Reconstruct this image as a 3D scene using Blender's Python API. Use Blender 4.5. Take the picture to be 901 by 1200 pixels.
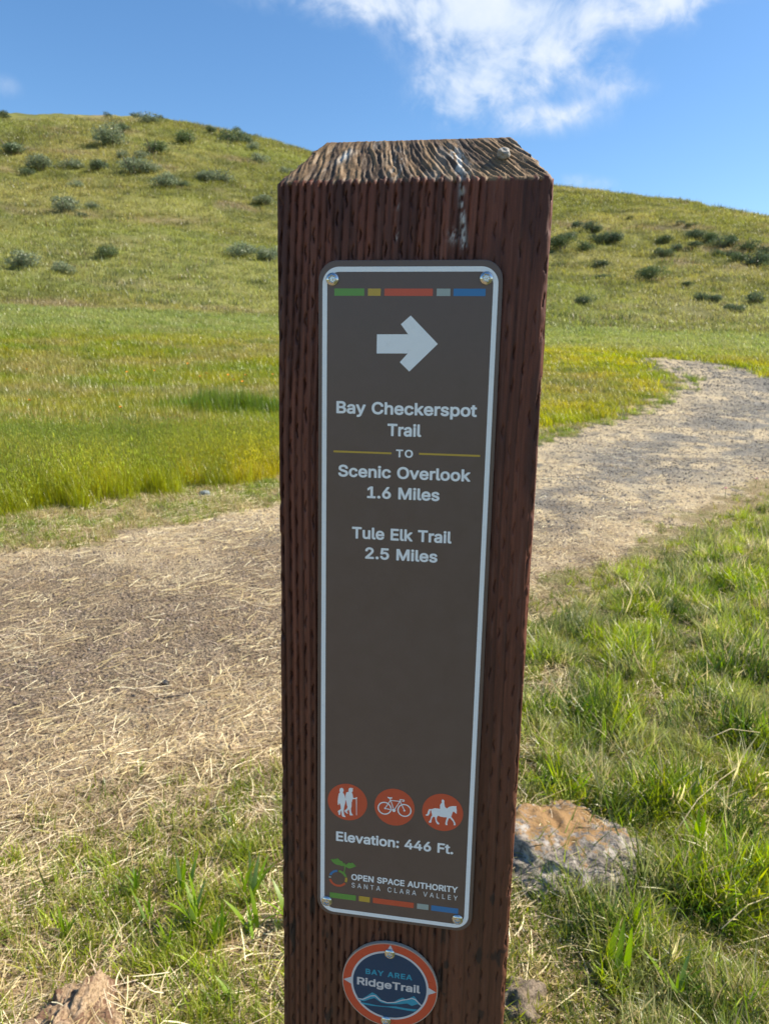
import bpy, bmesh, math, random, json
import numpy as np
from mathutils import Vector, Matrix, noise as mnoise
from mathutils.geometry import tessellate_polygon

for o in list(bpy.data.objects): bpy.data.objects.remove(o)
SC = bpy.context.scene
COL = SC.collection
random.seed(7); RNG = np.random.default_rng(11)

# ---------------------------------------------------------------- terrain
CAMX, CAMY, CAMZ = 0.04669, -0.37779, 1.15
YAW, PITCH, ROLL = 0.14934, 0.18605, 0.02006
def sstep(x): 
    x = np.clip(x, 0, 1); return x*x*(3-2*x)
def rise(v):                       # integral of a slope easing in between 5 m and 35 m
    t = np.clip((v-5)/30, 0, 1)
    return 30*(t**3 - t**4/2) + np.maximum(v-35, 0)
AZK = np.radians([-180,-120,-70,-45,-27,-22.8,-18.9,-16.6,-14.3,-8.6,-5.7,2.7,12.5,15.2,21.1,26.7,35,60,120,180])
CRK = np.radians([0,0,9,14,16.3,16.86,17.24,17.34,17.26,16.52,15.85,14.88,13.74,13.36,12.39,11.0,8.5,3,0,0])
def terrain(x, y):
    """ground height at world x, y (metres)"""
    dx, dy = x-CAMX, y-CAMY
    c, s = math.cos(YAW), math.sin(YAW)
    u = dx*c + dy*s; v = -dx*s + dy*c
    r = np.hypot(u, v); az = np.arctan2(u, v)
    w = 1 - sstep((np.abs(az)-0.8)/1.2)
    re = np.maximum(r*w*np.clip(np.cos(az)*1.0+0.0,0,1)**0.5, 0)
    RB = 56.0
    k = 0.145 - 0.012*np.clip(az/0.45, -1.5, 1.5)
    meadow = rise(np.minimum(re, RB))*k
    D = 200 - 40*np.clip(az/0.45, -1, 1)
    t = np.clip((r-RB)/(D-RB), 0, 3)
    g = np.where(t < 1, 1-(1-np.minimum(t, 1))**1.7, 1-0.55*(np.maximum(t, 1)-1)**2)
    T0 = (rise(RB*w*np.clip(np.cos(az),0,1)**0.5)*k - CAMZ)/RB
    Tc = np.tan(np.interp(az, AZK, CRK))
    hill = (T0 + (Tc-T0)*g*w)*r + CAMZ
    hill = np.where(t > 1.3, np.maximum(hill, 15*w), hill)
    h = np.where(r < RB, meadow, hill)
    und = 0.035*np.sin(x*1.3+1)*np.sin(y*1.1+.4) + 0.02*np.sin(x*3.1+y*1.7)*np.sin(y*2.3-x)
    und = und*sstep((r-1.5)/6)
    big = (0.9*np.sin(x*.045+y*.02+1.3)*np.sin(y*.038-.7) + .45*np.sin(x*.11-y*.07)*np.sin(y*.09+x*.03+2))*sstep((r-60)/40)*(1-sstep((r-115)/40))
    # deterministic roughness on the slope
    return h + und + big*w


# ---------------------------------------------------------------- camera, sky, sun, exposure
cam_data = bpy.data.cameras.new('camera'); cam = bpy.data.objects.new('camera', cam_data); COL.objects.link(cam)
cam_data.sensor_fit = 'VERTICAL'; cam_data.sensor_height = 36.0; cam_data.sensor_width = 27.0
cam_data.lens = 832/1200*36.0
cam_data.clip_start = 0.01; cam_data.clip_end = 3000
cy_, sy_ = math.cos(YAW), math.sin(YAW)
fwd = Vector((-sy_*math.cos(PITCH), cy_*math.cos(PITCH), -math.sin(PITCH)))
rgt = Vector((cy_, sy_, 0)); upv = rgt.cross(fwd)
r2 = math.cos(ROLL)*rgt + math.sin(ROLL)*upv; u2 = -math.sin(ROLL)*rgt + math.cos(ROLL)*upv
m4 = Matrix((r2, u2, -fwd)).transposed().to_4x4(); m4.translation = Vector((CAMX, CAMY, CAMZ))
cam.matrix_world = m4
cam_data.dof.use_dof = True; cam_data.dof.focus_distance = 0.45; cam_data.dof.aperture_fstop = 24.0
SC.camera = cam
SC.render.resolution_x, SC.render.resolution_y = 768, 1024
SC.view_settings.view_transform = 'Standard'; SC.view_settings.look = 'None'
SC.view_settings.exposure = 0.82; SC.view_settings.gamma = 1.0
SC.cycles.max_bounces = 7; SC.cycles.transparent_max_bounces = 6

SUN_EL, SUN_AZ = math.radians(46), math.radians(17)     # azimuth counted from +x towards +y
sun_dir = Vector((math.cos(SUN_EL)*math.cos(SUN_AZ), math.cos(SUN_EL)*math.sin(SUN_AZ), math.sin(SUN_EL)))
sl = bpy.data.lights.new('sun', 'SUN'); sl.energy = 5.0; sl.angle = math.radians(0.53); sl.color = (1.0, 0.91, 0.76)
so = bpy.data.objects.new('sun', sl); COL.objects.link(so); so.rotation_euler = (-sun_dir).to_track_quat('-Z', 'Y').to_euler()

W = bpy.data.worlds.new('World'); SC.world = W; W.use_nodes = True
NT = W.node_tree; NT.nodes.clear()
def nd(nt, typ, **kw):
    n = nt.nodes.new(typ)
    for k, v in kw.items():
        if k.startswith('i_'):
            key = k[2:]; n.inputs[int(key) if key.isdigit() else key.replace('_', ' ')].default_value = v
        else: setattr(n, k, v)
    return n
def mth(nt, op, a, b=None, c=None, clamp=False):
    n = nt.nodes.new('ShaderNodeMath'); n.operation = op; n.use_clamp = clamp
    for i, v in enumerate((a, b, c)):
        if v is None: continue
        if isinstance(v, (int, float)): n.inputs[i].default_value = v
        else: nt.links.new(v, n.inputs[i])
    return n.outputs[0]
sky = nd(NT, 'ShaderNodeTexSky'); sky.sky_type = 'NISHITA'; sky.sun_disc = False
sky.sun_elevation = SUN_EL; sky.sun_rotation = math.pi/2 - SUN_AZ
sky.altitude = 200; sky.air_density = 1.0; sky.dust_density = 0.5; sky.ozone_density = 2.0
hs = nd(NT, 'ShaderNodeHueSaturation', i_Saturation=1.22, i_Value=1.0)
NT.links.new(sky.outputs[0], hs.inputs['Color'])
tc = nd(NT, 'ShaderNodeTexCoord')
D = tc.outputs['Generated']
def dotv(v):
    n = NT.nodes.new('ShaderNodeVectorMath'); n.operation = 'DOT_PRODUCT'; NT.links.new(D, n.inputs[0]); n.inputs[1].default_value = v; return n.outputs['Value']
# warp, so that cloud outlines curl
wn = nd(NT, 'ShaderNodeTexNoise', i_Scale=7.0, i_Detail=5.0, i_Roughness=0.55); NT.links.new(D, wn.inputs['Vector'])
blobs = [(4.4, 20.6, 3.22, 2.06, 10, 0.95), (8.7, 20.9, 4.25, 2.06, 8, 0.9), (11.0, 22.7, 3.49, 1.52, 0, 0.6), (13.8, 24.4, 6.27, 1.13, 0, 0.7), (16.5, 19.6, 1.95, 0.91, 0, 0.6), (8.8, 18.1, 5.56, 0.98, -4, 0.62), (12.5, 18.5, 2.61, 0.65, 0, 0.4), (5.1, 18.8, 1.43, 1.04, 0, 0.35), (-0.5, 25.0, 8.74, 1.37, -4, 1.0), (3.6, 23.8, 4.41, 0.88, 20, 0.35), (14.6, 21.4, 2.56, 1.41, 0, 0.45), (19.4, 23.8, 2.52, 1.39, 10, 0.7), (14.7, 14.0, 2.41, 0.6, -8, 0.48), (12.9, 27.8, 10.36, 3.05, 0, 0.8), (-26.6, 17.9, 1.31, 0.79, 0, 0.3), (6.0, 24.2, 3.77, 1.13, 0, 0.5)]      # (azimuth east of the valley axis, elevation, half width, half height, tilt, weight) in degrees
tot = None
for az, el, rw, rh, tl, wt in blobs:
    a = math.radians(az); e = math.radians(el); t = math.radians(tl)
    fx = Vector((-sy_, cy_, 0)); rx = Vector((cy_, sy_, 0))
    d = (fx*math.cos(a) + rx*math.sin(a))*math.cos(e) + Vector((0, 0, math.sin(e)))
    e1 = (rx*math.cos(a) - fx*math.sin(a)); e2 = e1.cross(d)
    f1 = e1*math.cos(t) + e2*math.sin(t); f2 = -e1*math.sin(t) + e2*math.cos(t)
    x = mth(NT, 'DIVIDE', dotv(f1), math.radians(rw)); y = mth(NT, 'DIVIDE', dotv(f2), math.radians(rh))
    q = mth(NT, 'ADD', mth(NT, 'MULTIPLY', x, x), mth(NT, 'MULTIPLY', y, y))
    front = mth(NT, 'GREATER_THAN', dotv(d), 0.0)
    g = mth(NT, 'MULTIPLY', mth(NT, 'MULTIPLY', mth(NT, 'EXPONENT', mth(NT, 'MULTIPLY', q, -1.0)), wt), front)
    tot = g if tot is None else mth(NT, 'ADD', tot, g)
# scattered clouds elsewhere in the sky: thin noise over the plane of the cloud deck
sep = nd(NT, 'ShaderNodeSeparateXYZ'); NT.links.new(D, sep.inputs[0])
zc = mth(NT, 'MAXIMUM', mth(NT, 'ADD', sep.outputs['Z'], 0.12), 0.05)
cmb = nd(NT, 'ShaderNodeCombineXYZ'); NT.links.new(mth(NT, 'DIVIDE', sep.outputs['X'], zc), cmb.inputs[0]); NT.links.new(mth(NT, 'DIVIDE', sep.outputs['Y'], zc), cmb.inputs[1])
dn = nd(NT, 'ShaderNodeTexNoise', i_Scale=0.55, i_Detail=7.0, i_Roughness=0.55); NT.links.new(cmb.outputs[0], dn.inputs['Vector'])
deck = mth(NT, 'MULTIPLY', mth(NT, 'SUBTRACT', dn.outputs[0], 0.60, clamp=True), 2.2)
fn = nd(NT, 'ShaderNodeTexNoise', i_Scale=9.0, i_Detail=9.0, i_Roughness=0.62, i_Distortion=0.6)
NT.links.new(D, fn.inputs['Vector'])
fn2 = nd(NT, 'ShaderNodeTexNoise', i_Scale=34.0, i_Detail=6.0, i_Roughness=0.6, i_Distortion=0.8); NT.links.new(D, fn2.inputs['Vector'])
rough = mth(NT, 'ADD', mth(NT, 'MULTIPLY', mth(NT, 'SUBTRACT', fn.outputs[0], 0.5), 3.4), mth(NT, 'MULTIPLY', mth(NT, 'SUBTRACT', fn2.outputs[0], 0.5), 1.3))
dens = mth(NT, 'ADD', mth(NT, 'ADD', tot, deck), mth(NT, 'MULTIPLY', rough, mth(NT, 'MULTIPLY', mth(NT, 'ADD', tot, deck), 1.3, clamp=True)))
cov = nd(NT, 'ShaderNodeMapRange', interpolation_type='SMOOTHSTEP'); cov.inputs['From Min'].default_value = 0.10; cov.inputs['From Max'].default_value = 1.5
NT.links.new(dens, cov.inputs['Value'])
ccol = nd(NT, 'ShaderNodeMix', data_type='RGBA'); ccol.inputs[6].default_value = (3.3, 4.1, 5.3, 1); ccol.inputs[7].default_value = (5.0, 5.3, 5.75, 1)
NT.links.new(mth(NT, 'MULTIPLY', mth(NT, 'SUBTRACT', fn.outputs[0], 0.30, clamp=True), 2.8, clamp=True), ccol.inputs[0])
mixc = nd(NT, 'ShaderNodeMix', data_type='RGBA')
NT.links.new(mth(NT, 'MULTIPLY', cov.outputs[0], 0.94), mixc.inputs[0]); NT.links.new(hs.outputs[0], mixc.inputs[6]); NT.links.new(ccol.outputs[2], mixc.inputs[7])
bg = nd(NT, 'ShaderNodeBackground', i_Strength=0.108); NT.links.new(mixc.outputs[2], bg.inputs[0])
wo = nd(NT, 'ShaderNodeOutputWorld'); NT.links.new(bg.outputs[0], wo.inputs[0])

# ---------------------------------------------------------------- helpers
def link(o, parent=None):
    COL.objects.link(o)
    if parent is not None: o.parent = parent
    return o
def tag(o, label=None, cat=None, group=None, kind=None):
    if label: o['label'] = label
    if cat: o['category'] = cat
    if group: o['group'] = group
    if kind: o['kind'] = kind
    return o
def empty(name, loc, rz=0.0):
    o = bpy.data.objects.new(name, None); o.location = loc; o.rotation_euler = (0, 0, rz); o.empty_display_size = 0.05
    return link(o)
def mesh_np(name, verts, faces, mat=None, smooth=False):
    """verts (n,3), faces (m,3|4) arrays or list"""
    me = bpy.data.meshes.new(name)
    v = np.asarray(verts, dtype=np.float32)
    if isinstance(faces, np.ndarray):
        k = faces.shape[1]; m = len(faces)
        me.vertices.add(len(v)); me.vertices.foreach_set('co', v.ravel())
        me.loops.add(m*k); me.loops.foreach_set('vertex_index', faces.astype(np.int32).ravel())
        me.polygons.add(m); me.polygons.foreach_set('loop_start', np.arange(0, m*k, k, dtype=np.int32))
        me.update(calc_edges=True); me.validate()
    else:
        me.from_pydata([tuple(map(float, p)) for p in v], [], faces); me.update()
    if smooth: me.polygons.foreach_set('use_smooth', np.ones(len(me.polygons), dtype=bool))
    if mat: me.materials.append(mat)
    return me
def mobj(name, me, parent=None, loc=None):
    o = bpy.data.objects.new(name, me)
    if loc is not None: o.location = loc
    return link(o, parent)
def attr(me, name, data, typ='FLOAT'):
    a = me.attributes.new(name, typ, 'POINT')
    data = np.asarray(data, dtype=np.float32)
    a.data.foreach_set('value' if typ == 'FLOAT' else ('vector' if typ == 'FLOAT_VECTOR' else 'color'), data.ravel())
def _h(i, j, s):
    n = (i*374761393 + j*668265263 + s*982451653) & 0xffffffff
    n = ((n ^ (n >> 13))*1274126177) & 0xffffffff
    return ((n ^ (n >> 16)) & 0xffff)/65535.0
def vnoise(x, y, s=0):
    x = np.asarray(x, float); y = np.asarray(y, float)
    i = np.floor(x).astype(np.int64); j = np.floor(y).astype(np.int64); fx = x-i; fy = y-j
    fx = fx*fx*(3-2*fx); fy = fy*fy*(3-2*fy)
    return (_h(i, j, s)*(1-fx)+_h(i+1, j, s)*fx)*(1-fy) + (_h(i, j+1, s)*(1-fx)+_h(i+1, j+1, s)*fx)*fy
def fbm(x, y, s=0, oct=4, g=0.5):
    a, t, r = 1.0, 0.0, 0.0
    for k in range(oct):
        r = r + a*vnoise(x*2**k, y*2**k, s+k*17); t += a; a *= g
    return r/t
def ss(x, a, b): return sstep((np.asarray(x, float)-a)/(b-a))
def lerp(a, b, t):
    t = np.asarray(t)[..., None]; return np.asarray(a)*(1-t) + np.asarray(b)*t

# materials
def newmat(name):
    m = bpy.data.materials.new(name); m.use_nodes = True; nt = m.node_tree; nt.nodes.clear()
    out = nt.nodes.new('ShaderNodeOutputMaterial'); return m, nt, out
def simple(name, col, rough=0.5, metal=0.0, spec=0.5, noise_amt=0.0, nscale=300, coat=0.0, bump=0.0):
    m, nt, out = newmat(name)
    p = nd(nt, 'ShaderNodeBsdfPrincipled'); p.inputs['Base Color'].default_value = (*col, 1); p.inputs['Roughness'].default_value = rough
    p.inputs['Metallic'].default_value = metal; p.inputs['Specular IOR Level'].default_value = spec; p.inputs['Coat Weight'].default_value = coat
    nt.links.new(p.outputs[0], out.inputs[0])
    if noise_amt or bump:
        t = nd(nt, 'ShaderNodeTexCoord'); n = nd(nt, 'ShaderNodeTexNoise', i_Scale=nscale, i_Detail=5.0, i_Roughness=0.65); nt.links.new(t.outputs['Object'], n.inputs['Vector'])
        if noise_amt:
            hsn = nd(nt, 'ShaderNodeHueSaturation'); hsn.inputs['Color'].default_value = (*col, 1)
            nt.links.new(mth(nt, 'ADD', mth(nt, 'MULTIPLY', n.outputs[0], 2*noise_amt), 1-noise_amt), hsn.inputs['Value']); nt.links.new(hsn.outputs[0], p.inputs['Base Color'])
            nt.links.new(mth(nt, 'ADD', mth(nt, 'MULTIPLY', n.outputs[0], 0.25), rough-0.12), p.inputs['Roughness'])
        if bump:
            b = nd(nt, 'ShaderNodeBump', i_Strength=0.4, i_Distance=bump); nt.links.new(n.outputs[0], b.inputs['Height']); nt.links.new(b.outputs[0], p.inputs['Normal'])
    return m
def leafmat(name, col=None, trans=0.35, src='INSTANCER', var=0.30, gloss=0.03, tipcol=None, tip=0.0):
    """blade material: colour from the scatter point (or fixed), varied per tuft and per blade, lit from both sides"""
    m, nt, out = newmat(name)
    if col is None:
        a = nd(nt, 'ShaderNodeAttribute', attribute_name='gcol', attribute_type=src); c = a.outputs['Color']
    else:
        a = nd(nt, 'ShaderNodeRGB'); a.outputs[0].default_value = (*col, 1); c = a.outputs[0]
    tn = nd(nt, 'ShaderNodeAttribute', attribute_name='tint', attribute_type='GEOMETRY')
    oi = nd(nt, 'ShaderNodeObjectInfo')
    hsn = nd(nt, 'ShaderNodeHueSaturation'); nt.links.new(c, hsn.inputs['Color'])
    v = mth(nt, 'ADD', mth(nt, 'MULTIPLY', tn.outputs['Fac'], 2*var), mth(nt, 'MULTIPLY', oi.outputs['Random'], var))
    nt.links.new(mth(nt, 'ADD', v, 1-1.5*var), hsn.inputs['Value'])
    nt.links.new(mth(nt, 'ADD', mth(nt, 'MULTIPLY', tn.outputs['Fac'], 0.04), 0.48), hsn.inputs['Hue'])
    cc = hsn.outputs[0]
    if tipcol:
        tp = nd(nt, 'ShaderNodeAttribute', attribute_name='along', attribute_type='GEOMETRY')
        mx = nd(nt, 'ShaderNodeMix', data_type='RGBA'); mx.inputs[7].default_value = (*tipcol, 1)
        nt.links.new(mth(nt, 'MULTIPLY', mth(nt, 'POWER', tp.outputs['Fac'], 2.0), tip), mx.inputs[0]); nt.links.new(cc, mx.inputs[6]); cc = mx.outputs[2]
    df = nd(nt, 'ShaderNodeBsdfDiffuse'); tr = nd(nt, 'ShaderNodeBsdfTranslucent'); gl = nd(nt, 'ShaderNodeBsdfGlossy', i_Roughness=0.38)
    gl.inputs['Color'].default_value = (0.9, 0.9, 0.9, 1)
    nt.links.new(cc, df.inputs[0])
    h2 = nd(nt, 'ShaderNodeHueSaturation', i_Saturation=1.15, i_Value=1.6); nt.links.new(cc, h2.inputs['Color']); nt.links.new(h2.outputs[0], tr.inputs[0])
    mx1 = nd(nt, 'ShaderNodeMixShader', i_0=trans); nt.links.new(df.outputs[0], mx1.inputs[1]); nt.links.new(tr.outputs[0], mx1.inputs[2])
    mx2 = nd(nt, 'ShaderNodeMixShader', i_0=gloss); nt.links.new(mx1.outputs[0], mx2.inputs[1]); nt.links.new(gl.outputs[0], mx2.inputs[2])
    nt.links.new(mx2.outputs[0], out.inputs[0])
    return m

# ---------------------------------------------------------------- the ground: zones in world metres
PATH_FAR = [(-4.2, 2.2), (-3.28, 3.35), (-3.04, 3.62), (-2.68, 3.81), (-2.41, 4.2), (-2.14, 4.76), (-1.82, 5.65), (-1.32, 6.86), (-0.54, 8.37), (0.84, 12.15), (2.31, 15.94), (4.44, 21.25), (6.23, 25.2), (7.44, 29.34), (7.66, 32.51), (7.74, 36.07), (7.83, 37.94)]
PATH_FAR2 = [(10.24, 39.41), (11.38, 36.86), (11.66, 32.97), (11.94, 28.6), (12.6, 23.35), (15, 21)]
PATH_NEAR = [(-1.9, 0.0), (-1.35, 0.75), (-1.27, 0.95), (-1.15, 1.09), (-1.01, 1.25), (-0.85, 1.43), (-0.71, 1.61), (-0.61, 1.76), (-0.39, 2.16), (-0.06, 2.8), (0.4, 3.75), (0.78, 4.47), (1.48, 5.62), (2.27, 6.98), (3.3, 8.54), (5.03, 10.86), (7.34, 13.6), (12, 17)]
MEADOW = [(-5.6, 2.9), (-4.57, 4.16), (-4.13, 4.49), (-3.88, 4.75), (-3.59, 4.98), (-3.39, 5.45), (-3.06, 6.12), (-2.77, 6.73), (-2.48, 7.8), (-1.74, 9.05), (-0.78, 11.78), (1.02, 15.18), (2.62, 18.24), (4.02, 21.56), (5.36, 25.44), (6.18, 28.97), (6.57, 33.15), (6.57, 37.08)]
FARR = [(8.4, 38.6), (9.81, 37.18), (10.53, 35.26), (11.28, 31.84), (11.5, 27.03), (12.2, 22.27), (15, 20), (40, 14)]
POLY_PATH = PATH_FAR + PATH_FAR2 + PATH_NEAR[::-1] + [(-6, -2)]
POLY_CORR = MEADOW + FARR + [(40, -30), (-20, -30)]
def inpoly(x, y, poly):
    c = np.zeros(np.shape(x), bool); n = len(poly)
    for i in range(n):
        x1, y1 = poly[i]; x2, y2 = poly[(i+1) % n]
        if y1 == y2: continue
        c ^= ((y1 > y) != (y2 > y)) & (x < (x2-x1)*(y-y1)/(y2-y1)+x1)
    return c
def dline(x, y, pl):
    d = np.full(np.shape(x), 1e9)
    for (x1, y1), (x2, y2) in zip(pl[:-1], pl[1:]):
        ex, ey = x2-x1, y2-y1; t = np.clip(((x-x1)*ex+(y-y1)*ey)/(ex*ex+ey*ey), 0, 1)
        d = np.minimum(d, np.hypot(x-x1-t*ex, y-y1-t*ey))
    return d
def zones(x, y):
    r = np.hypot(x-CAMX, y-CAMY)
    j = 0.05+0.022*r
    wx = x + (fbm(x*2.3, y*2.3, 5)-.5)*2*j*2; wy = y + (fbm(x*2.3, y*2.3, 9)-.5)*2*j*2
    return inpoly(wx, wy, POLY_PATH), inpoly(wx, wy, POLY_CORR)
def groundcol(x, y):
    """albedo of the ground (n,3), and a roughness mask for straw streaks"""
    r = np.hypot(x-CAMX, y-CAMY)
    P, C = zones(x, y)
    dF = dline(x, y, PATH_FAR); dN = dline(x, y, PATH_NEAR)
    n1 = fbm(x*1.1, y*1.1, 1); n2 = fbm(x*6, y*6, 2); n3 = fbm(x*.35, y*.35, 3)
    # path: brown soil near, grey gravel further along, straw along the borders
    soil = lerp((.135, .103, .070), (.25, .195, .135), n2)
    grav = lerp((.12, .118, .108), (.27, .255, .22), n2)
    path = lerp(soil, grav, ss(y, 3.5, 8)[...])
    straw = np.array((.54, .44, .28))
    w = 0.3+.05*r
    edge = np.clip(1-dF/(w*1.5), 0, 1)*.9 + np.clip(1-dN/(w*1.6), 0, 1)*.9
    st = np.clip(edge + ss(fbm(x*1.1, y*.7, 21, 5, .6), .47, .60)*.9*ss(y, 1.5, 6) + ss(y, 10, 30)*.0, 0, 1)*ss(n2, .2, .55)
    path = lerp(path, straw, np.clip(st, 0, .92))
    # short turf inside the corridor
    dry = np.clip(ss(fbm(x*2.2+3, y*2.2, 31), .38, .62), 0, 1)
    turf = lerp((.17, .17, .06), (.34, .27, .155), dry*.9)
    lush = ss(dN - .04*r, 0.0, .5)*ss(x, .05, .5)
    turf = lerp(turf, (.085, .10, .035), lush*.8)
    left = 1-ss(x, -.1, .3)
    turf = lerp(turf, lerp((.25, .19, .12), (.36, .28, .17), n2), left*(r < 3.6)*.8)
    # tall meadow
    mead = lerp((.13, .15, .035), (.20, .20, .055), n1)
    mead = lerp(mead, (.21, .185, .08), ss(fbm(x*.22, y*.35, 41), .5, .7)*.6)
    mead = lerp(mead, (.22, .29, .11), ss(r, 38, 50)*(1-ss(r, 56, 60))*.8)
    mead = lerp(mead, (.16, .23, .05), ss(r, 20, 26)*(1-ss(r, 38, 42))*ss(x, 0, 4)*.7)
    # hillside
    h1 = fbm(x*.055, y*.055, 51, 5, .6); h2 = fbm(x*.25, y*.5, 52, 4); h3 = fbm(x*.02, y*.03, 53)
    hill = lerp((.18, .185, .045), (.28, .255, .085), ss(h1, .35, .65))
    hill = lerp(hill, (.12, .13, .04), ss(h2, .5, .66)*.75)
    hill = lerp(hill, (.27, .20, .13), ss(fbm(x*.09+7, y*.16, 54), .62, .75)*.6)
    hill = lerp(hill, (.24, .27, .075), ss(h3, .5, .7)*.45)
    col = np.where(P[..., None], path, turf)
    col = np.where(C[..., None], col, mead)
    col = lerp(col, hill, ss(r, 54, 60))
    return col, P, C

def build_ground():
    th = np.concatenate([np.radians(np.arange(-46, 46, .23)), np.radians(np.arange(46, 314, 3.5))])
    rr = np.concatenate([[0.0], np.geomspace(.25, 1300, 470)])
    T, R = np.meshgrid(th, rr, indexing='xy')           # rows r, cols theta
    u = R*np.sin(T); v = R*np.cos(T)
    x = CAMX + u*cy_ - v*sy_; y = CAMY + u*sy_ + v*cy_
    z = terrain(x, y)
    rr_ = R
    P, C = zones(x, y)
    # clods and trodden relief
    z = z + (fbm(x*9, y*9, 61)-.5)*.022*(1-ss(rr_, 8, 20)) + (fbm(x*2.5, y*2.5, 62)-.5)*.05*(~P)*(1-ss(rr_, 12, 25))
    z = z + (fbm(x*.35, y*.35, 63, 4)-.5)*1.1*ss(rr_, 58, 75)*(1-ss(rr_, 330, 420)) 
    col, P, C = groundcol(x, y)
    n, m = z.shape
    V = np.stack([x, y, z], -1).reshape(-1, 3)
    idx = np.arange(n*m).reshape(n, m); nx = np.roll(idx, -1, axis=1)
    F = np.stack([idx[:-1], nx[:-1], nx[1:], idx[1:]], -1).reshape(-1, 4)[:, ::-1]
    me = mesh_np('ground', V, F.copy(), None, True)
    rgba = np.concatenate([col.reshape(-1, 3), np.ones((n*m, 1))], -1)
    attr(me, 'albedo', rgba, 'FLOAT_COLOR'); attr(me, 'pathmask', P.reshape(-1).astype(float))
    mt, nt, out = newmat('ground_soil')
    p = nd(nt, 'ShaderNodeBsdfPrincipled', i_Roughness=0.95); p.inputs['Specular IOR Level'].default_value = 0.15
    a = nd(nt, 'ShaderNodeAttribute', attribute_name='albedo'); pm = nd(nt, 'ShaderNodeAttribute', attribute_name='pathmask')
    g = nd(nt, 'ShaderNodeNewGeometry')
    n1 = nd(nt, 'ShaderNodeTexNoise', i_Scale=42.0, i_Detail=6.0, i_Roughness=0.7); n2 = nd(nt, 'ShaderNodeTexNoise', i_Scale=2.2, i_Detail=8.0, i_Roughness=0.7)
    vo = nd(nt, 'ShaderNodeTexVoronoi', i_Scale=75.0)
    for q in (n1, n2, vo): nt.links.new(g.outputs['Position'], q.inputs['Vector'])
    # straw lying along the path: noise stretched in the mowing direction
    mp = nd(nt, 'ShaderNodeMapping'); mp.inputs['Rotation'].default_value = (0, 0, math.radians(-63)); mp.inputs['Scale'].default_value = (14, 130, 20)
    sn = nd(nt, 'ShaderNodeTexNoise', i_Scale=1.0, i_Detail=4.0, i_Roughness=0.6, i_Distortion=0.6); nt.links.new(g.outputs['Position'], mp.inputs[0]); nt.links.new(mp.outputs[0], sn.inputs['Vector'])
    hsn = nd(nt, 'ShaderNodeHueSaturation'); nt.links.new(a.outputs['Color'], hsn.inputs['Color'])
    val = mth(nt, 'ADD', mth(nt, 'MULTIPLY', n1.outputs[0], 2.3), mth(nt, 'ADD', mth(nt, 'MULTIPLY', n2.outputs[0], 0.7), -0.5))
    nt.links.new(val, hsn.inputs['Value'])
    mx = nd(nt, 'ShaderNodeMix', data_type='RGBA'); mx.inputs[7].default_value = (.58, .45, .28, 1)
    nt.links.new(mth(nt, 'MULTIPLY', mth(nt, 'MULTIPLY', mth(nt, 'SUBTRACT', sn.outputs[0], 0.54, clamp=True), 6.0, clamp=True), mth(nt, 'MULTIPLY', pm.outputs['Fac'], 0.6)), mx.inputs[0])
    nt.links.new(hsn.outputs[0], mx.inputs[6]); nt.links.new(mx.outputs[2], p.inputs['Base Color'])
    b = nd(nt, 'ShaderNodeBump', i_Strength=1.0, i_Distance=0.018)
    nt.links.new(mth(nt, 'ADD', mth(nt, 'MULTIPLY', vo.outputs['Distance'], 0.8), n1.outputs[0]), b.inputs['Height'])
    b2 = nd(nt, 'ShaderNodeBump', i_Strength=0.8, i_Distance=0.35); nt.links.new(n2.outputs[0], b2.inputs['Height']); 
    cd = nd(nt, 'ShaderNodeVectorMath', operation='LENGTH'); nt.links.new(g.outputs['Position'], cd.inputs[0])
    fr = nd(nt, 'ShaderNodeMapRange'); fr.inputs['From Min'].default_value = 10; fr.inputs['From Max'].default_value = 60; nt.links.new(cd.outputs['Value'], fr.inputs['Value']); nt.links.new(fr.outputs[0], b2.inputs['Strength'])
    nt.links.new(b2.outputs[0], b.inputs['Normal']); nt.links.new(b.outputs[0], p.inputs['Normal'])
    nt.links.new(p.outputs[0], out.inputs[0])
    me.materials.append(mt)
    o = mobj('ground', me); tag(o, kind='structure')
    return (x, y, z)
GX, GY, GZ = build_ground()
def gh(x, y):
    """height of the built ground sheet at x, y"""
    x = np.asarray(x, float); y = np.asarray(y, float)
    r = np.hypot(x-CAMX, y-CAMY); P, C = zones(x, y)
    z = terrain(x, y)
    z = z + (fbm(x*9, y*9, 61)-.5)*.022*(1-ss(r, 8, 20)) + (fbm(x*2.5, y*2.5, 62)-.5)*.05*(~P)*(1-ss(r, 12, 25))
    return z + (fbm(x*.35, y*.35, 63, 4)-.5)*1.1*ss(r, 58, 75)*(1-ss(r, 330, 420))

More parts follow.
